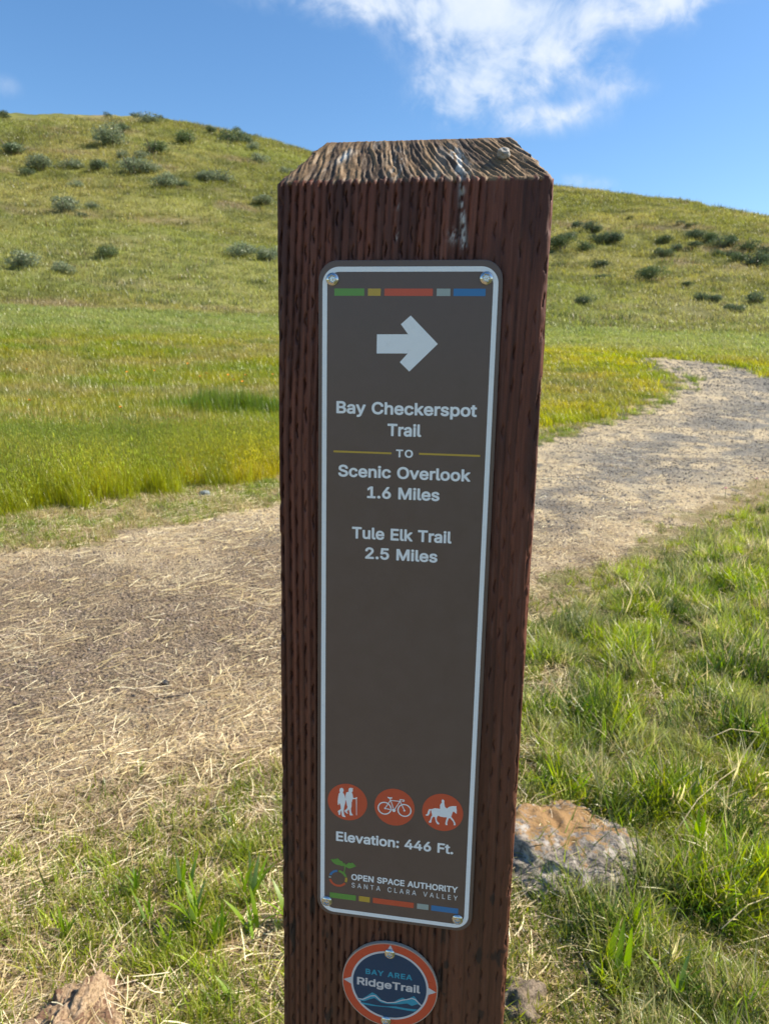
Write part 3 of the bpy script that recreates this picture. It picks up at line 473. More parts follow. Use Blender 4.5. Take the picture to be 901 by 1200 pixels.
# ---------------------------------------------------------------- the two signs
GLY = json.loads('''{"b.":[188,[[78,-27,55,-16,35,4,26,29,27,59,38,82,58,101,83,111,113,110,136,99,155,79,165,54,164,24,153,0,133,-19,108,-28]]],"b1":[453,[[69,-24,58,-17,52,-2,52,58,59,73,74,80,179,80,187,83,187,393,184,399,99,337,79,334,69,339,62,353,61,428,64,438,73,448,189,532,284,532,296,523,301,508,301,83,304,80,394,79,408,73,416,58,414,-8,404,-21,389,-25]]],"b2":[453,[[57,-24,46,-17,39,-2,39,48,42,59,263,298,288,338,295,373,290,398,272,421,247,432,212,434,187,427,165,408,154,383,150,353,142,342,127,337,57,338,45,348,41,363,46,408,56,438,77,473,96,493,131,518,157,529,202,539,247,539,277,534,317,519,357,490,382,459,393,438,405,393,405,358,400,328,387,292,355,243,307,186,210,83,387,82,402,78,411,68,414,58,414,-2,411,-12,402,-22,392,-25]]],"b4":[453,[[273,-23,263,-16,257,-2,256,78,253,80,33,82,22,88,16,98,15,158,19,173,228,525,243,533,313,534,323,531,333,521,336,508,333,498,152,188,254,188,259,328,267,338,278,342,348,342,362,333,367,323,369,188,418,187,433,178,438,163,438,103,433,90,423,82,368,78,368,-2,365,-12,358,-20,343,-25]]],"b5":[453,[[188,-29,153,-21,128,-11,94,11,74,31,53,62,42,86,35,126,37,141,46,151,58,155,128,155,143,145,153,111,171,91,198,78,233,76,253,81,268,89,292,116,302,151,300,186,290,211,278,228,260,241,238,250,218,252,188,248,163,239,138,223,128,221,63,228,48,237,42,256,72,516,78,526,93,533,373,533,384,526,391,511,391,451,383,433,368,427,173,426,165,351,168,348,198,356,228,359,273,354,323,334,364,301,395,256,413,201,414,136,403,91,376,41,358,21,323,-5,298,-18,253,-29,223,-32]]],"b6":[453,[[197,-30,155,-19,127,-5,93,21,73,46,54,81,44,111,39,161,43,206,58,251,83,301,234,526,252,534,327,533,337,529,344,521,347,506,344,496,237,341,287,333,327,317,350,301,379,271,401,231,409,206,414,156,408,106,400,81,377,41,360,21,327,-5,277,-26,227,-32],[206,76,237,74,267,85,287,104,299,131,301,171,292,201,272,226,247,238,217,240,187,230,166,211,152,181,151,146,159,116,177,91]]],"b:":[188,[[78,-27,55,-16,35,4,26,29,27,59,38,82,58,101,83,111,113,110,136,99,155,79,165,54,164,24,153,0,133,-19,108,-28],[78,248,55,259,35,279,26,304,27,334,38,357,58,376,83,386,113,385,137,374,155,354,165,329,164,299,153,275,133,256,108,247]]],"bA":[480,[[9,-24,-6,-12,-7,8,179,520,189,531,199,534,279,534,289,530,299,518,487,8,485,-12,475,-22,464,-25,394,-25,379,-19,371,-7,324,117,159,117,151,113,103,-17,94,-23,84,-25],[191,228,199,224,279,224,287,228,239,367]]],"bB":[456,[[53,-24,42,-17,35,-2,35,508,38,520,48,531,58,534,243,534,293,529,340,513,373,490,393,469,412,433,421,398,422,358,415,323,399,293,374,268,393,254,413,232,430,203,438,178,443,138,441,113,436,88,423,57,408,35,378,8,353,-6,308,-20,248,-25],[151,83,268,83,303,92,321,108,328,123,330,143,325,163,316,178,303,190,273,203,153,206,150,198],[150,313,153,310,248,311,283,322,298,335,308,353,310,383,303,401,288,416,263,425,153,427,150,423]]],"bC":[510,[[228,-29,168,-12,138,3,108,25,88,44,63,76,34,136,23,176,15,251,17,296,32,366,48,406,83,459,111,486,163,519,198,532,263,540,308,537,348,528,383,513,417,491,443,466,469,431,486,396,498,351,495,336,478,324,403,324,393,328,386,336,374,371,361,391,343,407,323,419,298,427,268,431,233,426,208,417,183,401,158,372,147,351,134,311,130,281,130,226,134,196,147,156,170,121,198,97,228,84,268,78,308,84,328,92,348,105,368,128,386,171,398,183,478,185,493,175,497,156,487,116,469,76,437,36,403,8,368,-11,328,-25,288,-31]]],"bE":[419,[[53,-24,42,-17,35,-2,35,508,40,523,48,531,58,534,373,534,383,531,393,523,397,508,397,448,393,438,383,429,373,427,153,427,150,423,150,318,153,311,358,311,373,303,379,293,380,283,380,223,373,211,363,205,151,203,150,88,153,82,383,81,393,74,399,63,400,-2,397,-12,388,-21,378,-25]]],"bF":[410,[[53,-24,42,-17,35,-2,35,508,40,523,48,531,58,534,368,534,383,529,394,513,394,453,390,438,378,428,153,427,150,423,150,308,153,303,348,303,358,300,366,293,371,283,371,218,367,208,358,199,348,196,153,196,150,193,150,3,147,-12,138,-21,128,-25]]],"bH":[517,[[53,-24,42,-17,35,-2,35,508,40,523,48,531,58,534,123,534,138,530,148,518,150,318,153,314,363,314,367,318,369,518,376,528,388,533,458,534,473,528,480,518,482,508,482,3,481,-7,475,-17,458,-25,393,-25,381,-22,370,-12,367,3,367,203,363,207,158,207,150,203,150,3,147,-12,138,-21,128,-25]]],"bI":[300,[[24,-24,13,-17,6,-2,6,58,9,69,24,81,89,82,93,88,93,423,89,427,29,427,14,433,6,448,8,518,15,528,29,534,279,532,289,524,294,513,294,453,290,438,274,427,214,427,208,423,208,88,209,82,274,82,289,73,294,58,294,-2,291,-12,281,-22,269,-25]]],"bL":[393,[[53,-24,42,-17,35,-2,35,513,43,527,53,533,128,533,143,525,150,508,151,83,368,81,378,75,385,63,386,-2,379,-17,363,-25]]],"bM":[628,[[53,-24,42,-17,35,-2,35,508,37,518,43,527,58,534,153,534,163,531,172,523,313,161,318,165,456,523,468,532,478,534,568,534,584,528,591,518,593,508,593,3,592,-7,586,-17,568,-25,503,-25,488,-19,480,-7,478,279,364,-12,353,-22,338,-25,283,-25,273,-21,264,-12,148,279,146,-7,140,-17,128,-24]]],"bN":[523,[[53,-24,42,-17,35,-2,35,508,40,523,48,531,58,534,138,534,153,527,373,182,376,518,383,528,398,534,463,534,478,529,486,518,488,508,488,3,483,-15,473,-23,463,-25,383,-25,369,-17,153,323,150,313,149,-7,143,-17,128,-25]]],"bO":[533,[[228,-29,168,-12,138,3,108,25,88,44,64,76,34,136,23,176,15,251,17,296,32,366,48,406,83,458,112,486,163,519,198,532,263,540,303,538,363,522,398,504,443,466,468,435,488,401,510,336,516,291,516,211,509,171,487,106,467,71,447,46,423,23,398,5,368,-11,333,-24,268,-32],[238,81,268,78,303,83,323,90,348,106,364,121,384,151,400,201,405,251,403,286,395,331,384,356,365,386,348,403,318,421,288,429,263,430,232,426,213,420,184,401,168,385,149,356,133,306,129,256,130,226,134,196,147,156,159,136,183,108,213,89]]],"bP":[445,[[53,-24,42,-17,35,-2,35,508,38,520,48,531,58,534,238,534,293,528,343,510,368,493,398,463,413,438,428,398,433,368,432,323,422,278,411,253,398,232,368,201,343,185,318,174,263,162,153,161,150,153,150,-2,147,-12,138,-21,128,-25],[152,268,253,269,278,275,298,288,314,313,319,348,315,378,302,403,283,417,263,424,153,427,150,423]]],"bR":[449,[[53,-24,42,-17,35,-2,35,508,38,520,48,531,58,534,238,534,293,528,343,511,383,483,401,463,420,428,429,398,434,353,433,328,421,278,398,238,383,222,350,198,449,13,453,3,450,-12,440,-22,428,-25,353,-25,338,-20,331,-12,233,171,153,173,150,168,150,-2,147,-12,138,-21,128,-25],[150,283,153,280,253,281,278,286,298,296,312,313,320,343,318,373,308,399,288,416,263,424,153,427,150,423]]],"bS":[447,[[186,-32,141,-23,116,-13,79,9,57,29,32,64,22,89,13,134,17,149,26,158,36,161,111,161,126,149,136,114,153,94,186,79,226,74,266,80,286,88,301,98,318,124,320,139,318,154,306,169,286,181,146,225,115,239,71,269,51,292,37,319,29,344,28,394,35,424,53,459,71,482,106,509,146,528,176,536,226,541,256,539,301,530,326,520,362,499,384,479,406,449,418,424,426,379,422,364,411,355,401,353,331,354,316,364,305,399,286,418,261,429,221,433,186,428,156,411,142,389,140,374,143,359,156,345,176,333,321,287,356,269,384,249,407,224,424,194,432,159,432,114,420,74,407,49,381,19,356,0,311,-21,281,-29,226,-34]]],"bT":[449,[[185,-24,174,-17,168,-2,168,423,160,427,30,427,20,430,11,438,7,448,9,518,16,528,30,534,425,532,435,526,441,513,442,448,433,433,420,427,290,427,282,423,281,-7,275,-17,260,-25]]],"bU":[517,[[223,-31,168,-18,116,10,83,40,65,65,43,115,35,175,35,510,38,520,48,531,63,534,128,533,138,530,147,520,149,510,149,180,153,150,168,117,188,97,223,81,258,77,293,80,328,96,348,115,364,150,368,180,368,510,370,520,378,529,388,533,458,534,468,531,478,522,482,510,482,175,476,120,466,90,453,65,423,28,398,7,373,-8,343,-20,293,-31]]],"bV":[480,[[194,-23,186,-17,180,-7,-6,498,-9,508,-6,520,4,531,14,534,89,533,105,523,239,144,244,149,374,523,384,531,394,534,464,534,474,531,486,518,487,503,300,-12,290,-22,279,-25]]],"bY":[472,[[194,-23,184,-16,179,-2,177,203,-6,497,-9,508,-7,518,1,528,14,534,94,533,107,528,234,322,239,324,364,527,379,534,464,532,478,518,478,498,294,203,293,-2,290,-12,280,-22,269,-25]]],"ba":[389,[[128,-31,98,-23,68,-9,39,14,25,34,11,64,6,89,6,124,14,159,38,194,68,216,123,236,247,254,250,259,247,279,238,293,223,302,198,306,173,304,143,290,132,279,116,254,98,249,28,270,17,284,17,299,35,334,51,354,78,377,108,393,143,404,178,409,218,408,258,400,298,382,323,361,346,329,358,294,362,249,361,-6,353,-18,338,-25,273,-25,262,-21,253,-9,223,-23,193,-31,158,-33],[142,74,183,71,203,75,223,86,237,99,246,114,250,134,248,153,163,141,128,128,118,114,118,94,128,81]]],"bc":[396,[[177,-31,132,-19,102,-4,67,25,48,50,25,95,15,130,9,185,11,220,16,250,33,300,50,330,82,365,122,391,152,402,202,409,237,407,292,392,317,378,340,360,358,340,373,315,385,285,386,270,372,254,302,237,285,245,266,280,242,298,207,305,182,301,167,295,152,283,139,265,124,220,122,170,127,140,137,115,151,95,167,81,182,75,207,71,232,75,254,85,269,100,287,135,302,142,372,126,385,115,388,100,377,69,360,40,342,19,311,-5,282,-20,252,-29,217,-33]]],"bd":[424,[[167,-31,122,-18,82,7,57,33,32,75,14,130,9,185,11,225,23,280,44,325,62,350,96,380,122,394,167,407,212,409,247,402,284,385,286,510,292,525,307,533,382,531,392,523,397,510,395,-10,387,-20,377,-24,312,-25,297,-20,287,-4,262,-19,232,-30,197,-33],[182,75,217,73,248,85,269,110,284,155,286,210,276,255,265,275,251,290,237,298,217,304,177,300,152,285,133,255,124,220,122,170,132,125,152,93,167,81]]],"be":[404,[[177,-31,132,-19,102,-4,67,25,47,50,32,76,16,125,10,160,11,220,21,270,32,300,57,340,81,365,107,384,147,401,177,408,222,409,272,398,307,382,337,358,361,330,381,290,391,250,396,195,394,160,387,150,372,144,127,144,125,140,134,115,147,97,162,84,197,72,227,72,253,80,272,95,287,122,302,130,377,113,387,102,390,90,382,65,364,35,340,10,312,-9,287,-20,252,-30,212,-33],[128,250,132,246,272,246,278,250,269,270,252,290,232,301,207,305,182,302,162,294,142,276]]],"bg":[425,[[167,-173,111,-158,67,-130,46,-108,29,-83,26,-73,28,-58,38,-48,92,-18,102,-16,117,-21,144,-53,167,-66,207,-72,242,-68,263,-58,277,-43,285,-23,286,2,282,4,262,-7,232,-17,197,-20,167,-18,142,-13,102,4,62,36,34,77,15,132,10,162,10,217,22,278,43,322,62,350,97,380,142,402,172,408,217,408,252,401,287,381,296,397,307,404,382,402,394,392,397,377,397,-8,396,-38,383,-83,355,-123,337,-138,302,-158,277,-167,232,-174],[180,87,217,85,237,90,251,97,272,121,284,157,286,212,276,257,264,277,252,289,222,303,187,303,157,289,137,264,125,227,122,177,132,132,152,103]]],"bh":[410,[[46,-24,34,-17,28,-2,28,513,36,527,46,533,116,534,131,527,138,513,141,385,176,401,201,407,231,409,271,404,306,391,326,378,350,353,362,333,377,293,381,263,382,-2,375,-17,361,-25,291,-24,274,-12,271,-2,270,253,261,278,246,295,226,303,201,304,181,299,162,288,150,273,142,253,139,223,139,-2,136,-12,126,-22,116,-25]]],"bi":[167,[[44,-24,34,-17,28,-2,28,383,34,396,49,404,119,404,134,393,139,378,139,-2,132,-17,119,-24],[84,418,59,422,35,438,21,458,16,483,21,508,35,528,59,544,84,549,109,544,133,528,146,508,151,483,146,458,133,438,109,423]]],"bk":[381,[[46,-24,34,-17,28,-2,28,513,36,527,46,533,116,534,131,527,138,513,141,268,271,400,286,404,361,404,371,402,381,393,385,378,379,363,237,218,236,213,391,17,397,-2,390,-17,376,-25,296,-25,281,-21,151,140,139,128,139,-2,136,-12,126,-22,116,-25]]],"bl":[189,[[111,-25,76,-12,56,3,41,25,29,61,28,511,36,527,51,534,121,533,132,526,138,516,139,86,141,80,146,77,176,79,189,71,194,61,205,6,201,-12,186,-22,146,-27]]],"bn":[410,[[46,-24,34,-17,28,-2,28,378,32,393,41,401,51,404,116,404,126,400,136,386,141,384,181,403,231,409,286,400,321,382,353,348,371,313,378,288,382,238,382,3,379,-12,371,-21,356,-25,291,-24,274,-12,271,-2,270,253,261,278,248,293,226,303,206,304,181,299,166,291,150,273,142,253,139,223,139,-2,136,-12,126,-22,116,-25]]],"bo":[415,[[177,-31,132,-19,102,-4,67,25,48,50,25,95,15,130,9,185,11,220,16,250,33,300,50,330,82,365,122,391,152,402,202,409,237,407,285,395,312,381,349,350,369,325,391,280,400,250,405,215,404,155,394,105,382,75,356,35,332,10,292,-15,262,-26,212,-33],[182,75,222,73,253,85,279,115,291,155,293,205,288,235,279,260,255,290,242,298,222,304,192,304,172,297,160,290,137,261,124,220,122,170,132,125,152,93,167,81]]],"bp":[424,[[46,-167,34,-160,28,-145,28,380,30,390,39,400,51,404,116,404,126,400,141,383,176,402,231,409,276,404,306,393,346,367,366,346,391,305,403,275,414,220,414,160,409,125,393,75,369,35,346,10,310,-15,281,-26,251,-32,206,-32,176,-25,141,-6,139,-145,136,-155,126,-165,116,-168],[196,75,236,73,264,85,288,115,300,155,302,205,291,255,280,275,266,290,236,303,206,304,186,298,174,290,154,265,141,225,138,170,148,125,166,95,176,85]]],"br":[259,[[46,-24,34,-17,28,-2,28,378,31,391,41,401,51,404,116,404,128,398,136,387,161,399,191,408,231,409,256,406,264,398,268,388,268,323,264,308,256,300,246,297,206,301,176,295,153,278,142,258,139,233,139,-2,136,-12,126,-22,116,-25]]],"bs":[365,[[144,-30,89,-13,69,-2,45,20,30,40,16,70,11,95,16,110,29,118,99,131,114,122,125,95,139,81,159,73,184,71,209,73,229,82,241,95,242,110,234,120,219,127,144,146,99,161,59,187,39,210,29,230,23,255,23,295,29,315,44,345,62,365,89,385,124,400,149,406,189,409,229,406,279,388,298,375,318,355,335,330,347,300,348,285,344,275,329,265,264,253,250,260,237,285,224,299,209,305,189,307,164,305,144,295,135,285,135,270,154,255,264,225,288,215,311,200,336,175,349,150,355,125,354,85,345,55,334,34,317,15,289,-7,264,-19,229,-29,184,-33]]],"bt":[227,[[139,-27,114,-21,79,-1,61,19,49,41,42,69,40,94,40,299,34,302,-3,304,-15,314,-18,324,-17,389,-11,398,-1,403,39,406,41,479,47,489,59,496,124,496,139,492,147,484,151,474,151,409,154,404,209,404,219,399,228,384,229,324,221,309,209,303,154,302,151,299,151,99,152,84,159,76,204,78,221,69,226,59,238,-1,231,-16,214,-24,174,-29]]],"bu":[410,[[151,-27,121,-19,86,0,59,28,38,68,32,93,28,138,28,378,31,391,41,401,56,404,116,404,126,401,136,391,139,378,141,123,148,103,161,88,176,79,201,75,226,79,246,90,261,108,268,128,271,153,271,378,275,393,286,402,296,404,361,404,371,400,378,393,382,378,382,3,379,-12,371,-21,361,-25,296,-25,281,-18,271,-4,246,-17,211,-28,181,-30]]],"bv":[389,[[155,-24,145,-18,138,-7,-5,368,-8,378,-5,391,5,401,15,404,85,404,95,402,105,393,195,149,285,395,295,402,305,404,370,404,385,400,395,388,396,373,248,-12,240,-21,230,-25]]],"bw":[567,[[131,-24,121,-18,114,-7,-2,373,-1,388,6,398,21,404,86,404,101,400,108,393,171,177,229,388,241,402,251,404,321,404,337,393,396,183,401,187,461,395,471,402,481,404,546,404,561,398,568,388,569,373,453,-7,448,-17,436,-24,426,-25,366,-25,350,-17,344,-7,286,199,281,195,221,-12,211,-22,201,-25]]],"by":[389,[[60,-168,35,-160,26,-152,23,-142,38,-77,45,-67,55,-61,90,-65,105,-62,119,-47,136,-2,-5,368,-7,383,-4,393,5,401,20,404,85,404,95,402,105,393,195,149,285,394,295,402,305,404,370,404,385,400,395,388,395,372,227,-67,213,-97,185,-134,150,-158,105,-169]]],"lA":[480,[[18,-1,16,2,200,507,203,510,273,510,278,506,463,2,458,-1,398,-1,393,2,343,140,138,141,134,137,87,2,83,-1],[157,202,163,200,318,200,322,202,238,452]]],"lC":[510,[[232,-5,177,10,148,25,106,60,83,90,56,145,46,180,39,250,41,295,55,360,70,395,102,444,127,468,172,496,207,509,267,517,302,514,337,506,362,497,387,483,416,460,438,435,456,405,473,350,467,347,407,349,394,385,372,414,347,434,312,449,282,454,247,453,222,449,187,433,163,415,138,385,125,360,110,315,106,285,106,225,111,190,126,145,152,105,187,76,227,59,277,54,327,65,362,86,389,115,407,160,474,160,465,125,447,88,418,50,387,26,357,10,322,-2,282,-7]]],"lE":[419,[[62,-1,59,2,59,507,62,510,372,509,372,451,132,451,126,447,127,287,352,287,356,282,356,232,352,228,126,227,126,62,132,58,372,58,376,52,376,2,372,-1]]],"lL":[393,[[62,-1,59,2,59,507,62,510,122,510,126,502,126,62,132,58,362,57,362,2,357,-1]]],"lN":[523,[[62,-1,59,2,59,507,62,510,132,510,138,507,351,172,397,91,400,97,398,507,402,510,462,509,464,2,457,-1,392,-1,384,2,200,292,122,423,126,297,126,2,122,-1]]],"lO":[533,[[232,-5,177,10,148,25,107,60,83,90,56,145,47,180,39,250,41,295,55,360,70,395,87,424,124,465,152,486,202,508,237,515,297,515,332,507,383,485,410,465,449,420,477,365,486,330,492,290,492,215,486,175,465,115,432,65,407,41,358,10,327,0,267,-8],[248,55,287,55,312,60,347,76,367,91,393,120,408,145,417,170,427,220,429,255,423,315,415,345,396,385,367,418,347,433,312,448,287,453,247,454,222,449,187,433,167,419,149,400,127,365,117,340,106,285,106,225,110,195,118,165,137,125,152,105,182,79,207,66]]],"lR":[449,[[62,-1,59,2,59,507,62,510,262,509,292,504,332,490,367,465,392,432,406,392,409,332,400,292,382,257,352,227,316,207,428,2,422,-1,352,0,247,195,132,197,127,196,126,192,125,2,122,-1],[126,257,252,257,287,264,317,281,337,311,344,342,341,382,324,417,297,439,267,448,232,451,127,450]]],"lS":[447,[[185,-7,150,0,125,9,94,28,77,43,61,63,46,93,40,118,38,133,40,137,105,136,117,98,145,70,165,60,190,53,240,51,285,61,310,75,325,89,336,103,343,123,344,143,340,163,325,184,295,204,155,247,125,261,100,277,73,303,59,328,53,348,52,393,59,418,74,448,100,476,120,490,160,507,200,515,230,516,275,512,320,497,350,478,365,464,380,445,394,418,402,378,340,377,324,413,300,437,265,453,210,457,165,446,135,424,124,408,117,388,120,353,133,333,160,314,200,298,310,265,336,253,366,233,389,208,402,183,409,153,408,118,398,83,387,63,361,33,340,19,305,2,275,-5,225,-10]]],"lT":[449,[[194,-1,192,447,184,451,34,451,31,457,31,507,34,510,414,510,418,502,418,457,414,451,264,451,258,447,257,2,254,-1]]],"lV":[480,[[203,0,16,507,23,510,83,510,86,507,198,192,238,66,243,64,284,192,393,507,398,510,458,510,463,507,280,2,273,-1]]],"lY":[472,[[203,0,202,207,16,507,23,510,88,510,93,507,201,332,233,272,238,269,278,342,379,507,383,510,453,509,455,507,269,207,269,2,263,-1]]]}''')
ICO = json.loads('''{"hiker":[[[13.46,299.98],[13.75,298.64],[14.81,298.03],[15.77,298.58],[15.96,299.86],[15.42,301.07],[16.18,301.96],[16.79,303.53],[17.19,305.46],[17.01,307.78],[16.5,309.82],[16.21,311.83],[16.12,314.16],[16.52,315.6],[17.35,316.67],[17.14,317.03],[15.46,316.89],[15.0,315.95],[14.91,314.3],[14.69,312.67],[14.24,314.05],[13.94,315.91],[13.18,316.0],[12.96,314.53],[12.48,313.76],[13.08,313.03],[14.39,312.05],[14.23,310.08],[13.77,308.48],[13.26,308.38],[13.08,309.39],[12.56,309.45],[12.41,307.32],[12.71,304.33],[13.07,301.99],[13.76,301.26]],[[18.88,299.04],[19.17,297.87],[20.22,297.33],[21.73,297.74],[21.43,298.27],[21.5,299.56],[20.84,300.29],[21.45,301.69],[21.7,303.79],[23.42,303.69],[23.41,303.17],[24.1,303.18],[24.05,304.17],[23.57,304.39],[21.46,304.63],[21.17,305.33],[21.11,306.32],[20.81,306.68],[20.89,309.3],[20.53,310.99],[20.67,313.29],[21.22,314.38],[21.89,315.2],[20.01,315.52],[19.65,314.9],[19.7,313.74],[19.24,311.64],[18.48,312.56],[18.03,313.44],[18.79,314.34],[18.34,314.63],[17.43,314.0],[16.67,313.1],[16.82,312.59],[18.02,311.29],[18.47,310.08],[18.01,308.98],[17.61,306.72],[17.12,305.14],[17.17,302.51],[17.68,300.65],[19.03,300.17]],[[23.51,304.4],[23.93,304.35],[24.06,314.94],[23.76,314.97]]],"bikecirc":[[[40.63,308.39],[[36.5,308.36],[44.72,308.59]]],[[52.42,308.26],[[48.26,308.17],[56.65,308.2]]]],"bike":[[[41.0,308.17],[44.0,302.74],[49.63,302.76],[46.27,308.91],[44.25,303.05]],[[41.0,308.34],[46.27,308.91]],[[44.25,303.05],[43.61,301.43]],[[52.41,308.19],[50.11,303.55],[49.61,301.58],[52.06,301.57],[52.08,302.31],[51.01,302.43]]],"saddle":[[[42.05,300.6],[43.44,300.78],[45.13,300.68],[45.08,301.26],[43.62,301.87],[42.69,301.54]]],"bb":[[46.21,308.92]],"hubs":[[41.0,308.17],[52.42,308.26]],"horse":[[[68.5,305.52],[70.05,304.78],[71.94,304.77],[73.2,304.86],[73.07,302.61],[73.47,301.52],[74.08,300.83],[73.82,299.58],[74.5,298.46],[75.47,299.38],[75.42,300.67],[75.97,303.32],[77.1,304.16],[78.46,302.85],[80.32,302.18],[82.03,302.09],[82.65,301.91],[82.53,302.9],[82.84,304.6],[82.86,306.86],[82.35,306.57],[81.54,305.97],[81.22,305.66],[80.75,305.71],[80.33,306.98],[79.77,309.15],[81.25,310.89],[82.25,312.7],[82.6,313.53],[82.31,314.27],[81.37,314.39],[81.49,313.32],[80.97,311.98],[79.18,310.09],[78.4,310.36],[77.84,312.18],[77.57,313.62],[77.86,314.71],[76.82,314.83],[76.55,314.09],[76.74,312.31],[77.38,309.78],[75.56,309.93],[73.35,309.74],[72.23,309.28],[71.48,310.49],[71.36,311.55],[71.71,312.92],[73.02,314.17],[72.88,314.96],[71.93,314.83],[70.94,313.36],[70.38,310.44],[69.27,310.4],[68.52,311.89],[68.37,314.2],[67.17,314.52],[66.9,313.78],[67.76,312.69],[68.17,310.53],[68.77,309.41],[68.17,307.38],[68.14,306.33],[67.43,306.76],[67.32,308.53],[66.42,310.04],[65.15,310.19],[64.82,309.7],[65.91,308.87],[66.18,307.26],[66.77,305.79]]],"leaf":[[[8.42,346.33],[9.46,345.97],[10.06,346.28],[11.1,345.56],[11.75,345.9],[12.59,344.97],[13.48,345.67],[14.37,346.55],[15.41,346.74],[16.45,348.41],[16.6,347.8],[17.04,347.68],[17.64,348.92],[18.82,347.94],[19.71,347.0],[20.6,347.48],[21.78,346.8],[22.97,347.89],[24.16,349.05],[22.98,349.7],[21.8,350.35],[20.02,351.08],[18.84,350.9],[17.94,350.03],[17.5,350.92],[17.07,354.94],[16.18,354.57],[16.76,352.34],[16.81,349.85],[15.27,350.05],[13.78,349.59],[12.29,349.62],[10.51,348.86],[9.31,347.7]]],"ring":[[13.05,358.81],[18.72,358.71],[7.3,358.58],[12.89,353.18],[13.51,364.59]],"ringseg":{"g":[[13.49,353.76],[17.67,357.19]],"y":[[17.82,357.67],[17.84,360.66]],"o":[[17.39,361.55],[8.26,359.79]],"w":[[8.26,358.95],[8.26,357.95]],"b":[[8.56,357.24],[12.6,353.88]]},"badge":[[46.05,429.23],[16.54,429.73],[75.09,427.46],[45.27,399.47],[47.16,459.78]],"badgein":[[21.93,428.01],[69.78,429.6],[45.86,404.67],[45.96,454.58]],"navy":[[22.67,428.32],[68.84,429.33]],"wave1":[[[26.01,441.66],[29.19,441.4],[31.75,439.25],[35.4,435.82],[37.98,436.94],[41.33,440.24],[45.01,441.35],[48.66,440.74],[51.89,438.06],[54.41,436.37],[56.61,437.28],[61.61,434.07],[63.85,436.94],[66.69,440.56],[63.91,439.48],[60.33,441.36],[57.4,440.14],[53.78,441.18],[49.42,442.08],[45.03,442.64],[41.36,442.39],[36.91,439.69],[33.98,441.03],[30.32,443.19],[27.35,443.0]]],"wavew":[[[25.49,441.75],[29.56,441.94],[34.69,438.51],[37.26,437.91],[40.6,440.79],[45.02,441.61],[50.12,440.5],[54.44,438.07],[57.33,437.16],[60.2,435.84],[62.38,436.33],[66.09,439.97]]],"wave2":[[[27.73,444.23],[32.54,444.29],[38.45,444.77],[44.33,444.47],[50.17,443.49],[57.48,443.81],[64.01,443.32],[62.23,445.07],[57.51,445.27],[51.66,444.96],[45.8,444.92],[39.93,445.38],[34.77,445.64],[29.6,445.39]]],"ticks":[[[16.76,429.44],[20.96,426.89],[21.5,431.49]],[[73.86,429.52],[69.37,427.72],[69.33,431.78]],[[45.28,400.29],[43.55,404.44],[46.71,403.96]]],"ba":[[31.22,423.13],[30.82,419.22],[59.91,423.19]],"rt":[[25.78,431.23],[25.89,426.1],[48.85,430.89],[49.63,426.11],[65.17,432.04]]}''')
SU0, SV0 = -.04682, POST_TOP-.03866
YP = -0.0002-.0022             # front of the panel
def S3(u, v, y): return (SU0+u/1000, y, SV0-v/1000)
def flat(name, polys, mat, parent, h, label=None):
    """printed shapes: each polygon a sheet of ink; overlapping pieces of one shape step forward 0.01 mm"""
    V = []; F = []
    for i, pl in enumerate(polys):
        b = len(V); y = YP-h/1000-i*.00001
        tri = tessellate_polygon([[Vector((a, c, 0)) for a, c in pl]])
        V += [S3(a, c, y) for a, c in pl]
        for t in tri:
            (x1, y1), (x2, y2), (x3, y3) = (pl[t[0]], pl[t[1]], pl[t[2]])
            ar = (x2-x1)*(y3-y1)-(x3-x1)*(y2-y1)
            F.append([b+t[0], b+t[2], b+t[1]] if ar > 0 else [b+t[0], b+t[1], b+t[2]])
    o = mobj(name, mesh_np(name, V, F, mat), parent)
    if label: o['label'] = label
    return o
def rect(u0, v0, u1, v1): return [(u0, v0), (u1, v0), (u1, v1), (u0, v1)]
def circ(cu, cv, r, n=56): return [(cu+r*math.cos(2*math.pi*k/n), cv+r*math.sin(2*math.pi*k/n)) for k in range(n)]
def rrect(u0, v0, u1, v1, r, n=10):
    o = []
    for cu, cv, a0 in ((u1-r, v0+r, -90), (u1-r, v1-r, 0), (u0+r, v1-r, 90), (u0+r, v0+r, 180)):
        o += [(cu+r*math.cos(math.radians(a0+90*k/n)), cv+r*math.sin(math.radians(a0+90*k/n))) for k in range(n+1)]
    return o
def loop2(outer, inner, name, mat, parent, h, label=None):
    n = len(outer); V = [S3(a, b, YP-h/1000) for a, b in outer+inner]
    F = [[i, i+n, (i+1) % n+n, (i+1) % n] for i in range(n)]
    F = [f[::-1] for f in F]
    o = mobj(name, mesh_np(name, V, F, mat), parent)
    if label: o['label'] = label
    return o
def arcband(c, r0, r1, a0, a1, n=14):
    p = [(c[0]+r1*math.cos(a0+(a1-a0)*k/n), c[1]+r1*math.sin(a0+(a1-a0)*k/n)) for k in range(n+1)]
    return p+[(c[0]+r0*math.cos(a1-(a1-a0)*k/n), c[1]+r0*math.sin(a1-(a1-a0)*k/n)) for k in range(n+1)]
def strokes(lines, w):
    out = []
    for L in lines:
        for (a, b), (c, d) in zip(L[:-1], L[1:]):
            l = math.hypot(c-a, d-b); ex, ey = (c-a)/l, (d-b)/l; px_, py_ = -ey*w/2, ex*w/2; k = w*.3
            out.append([(a-ex*k+px_, b-ey*k+py_), (c+ex*k+px_, d+ey*k+py_), (c+ex*k-px_, d+ey*k-py_), (a-ex*k-px_, b-ey*k-py_)])
    return out
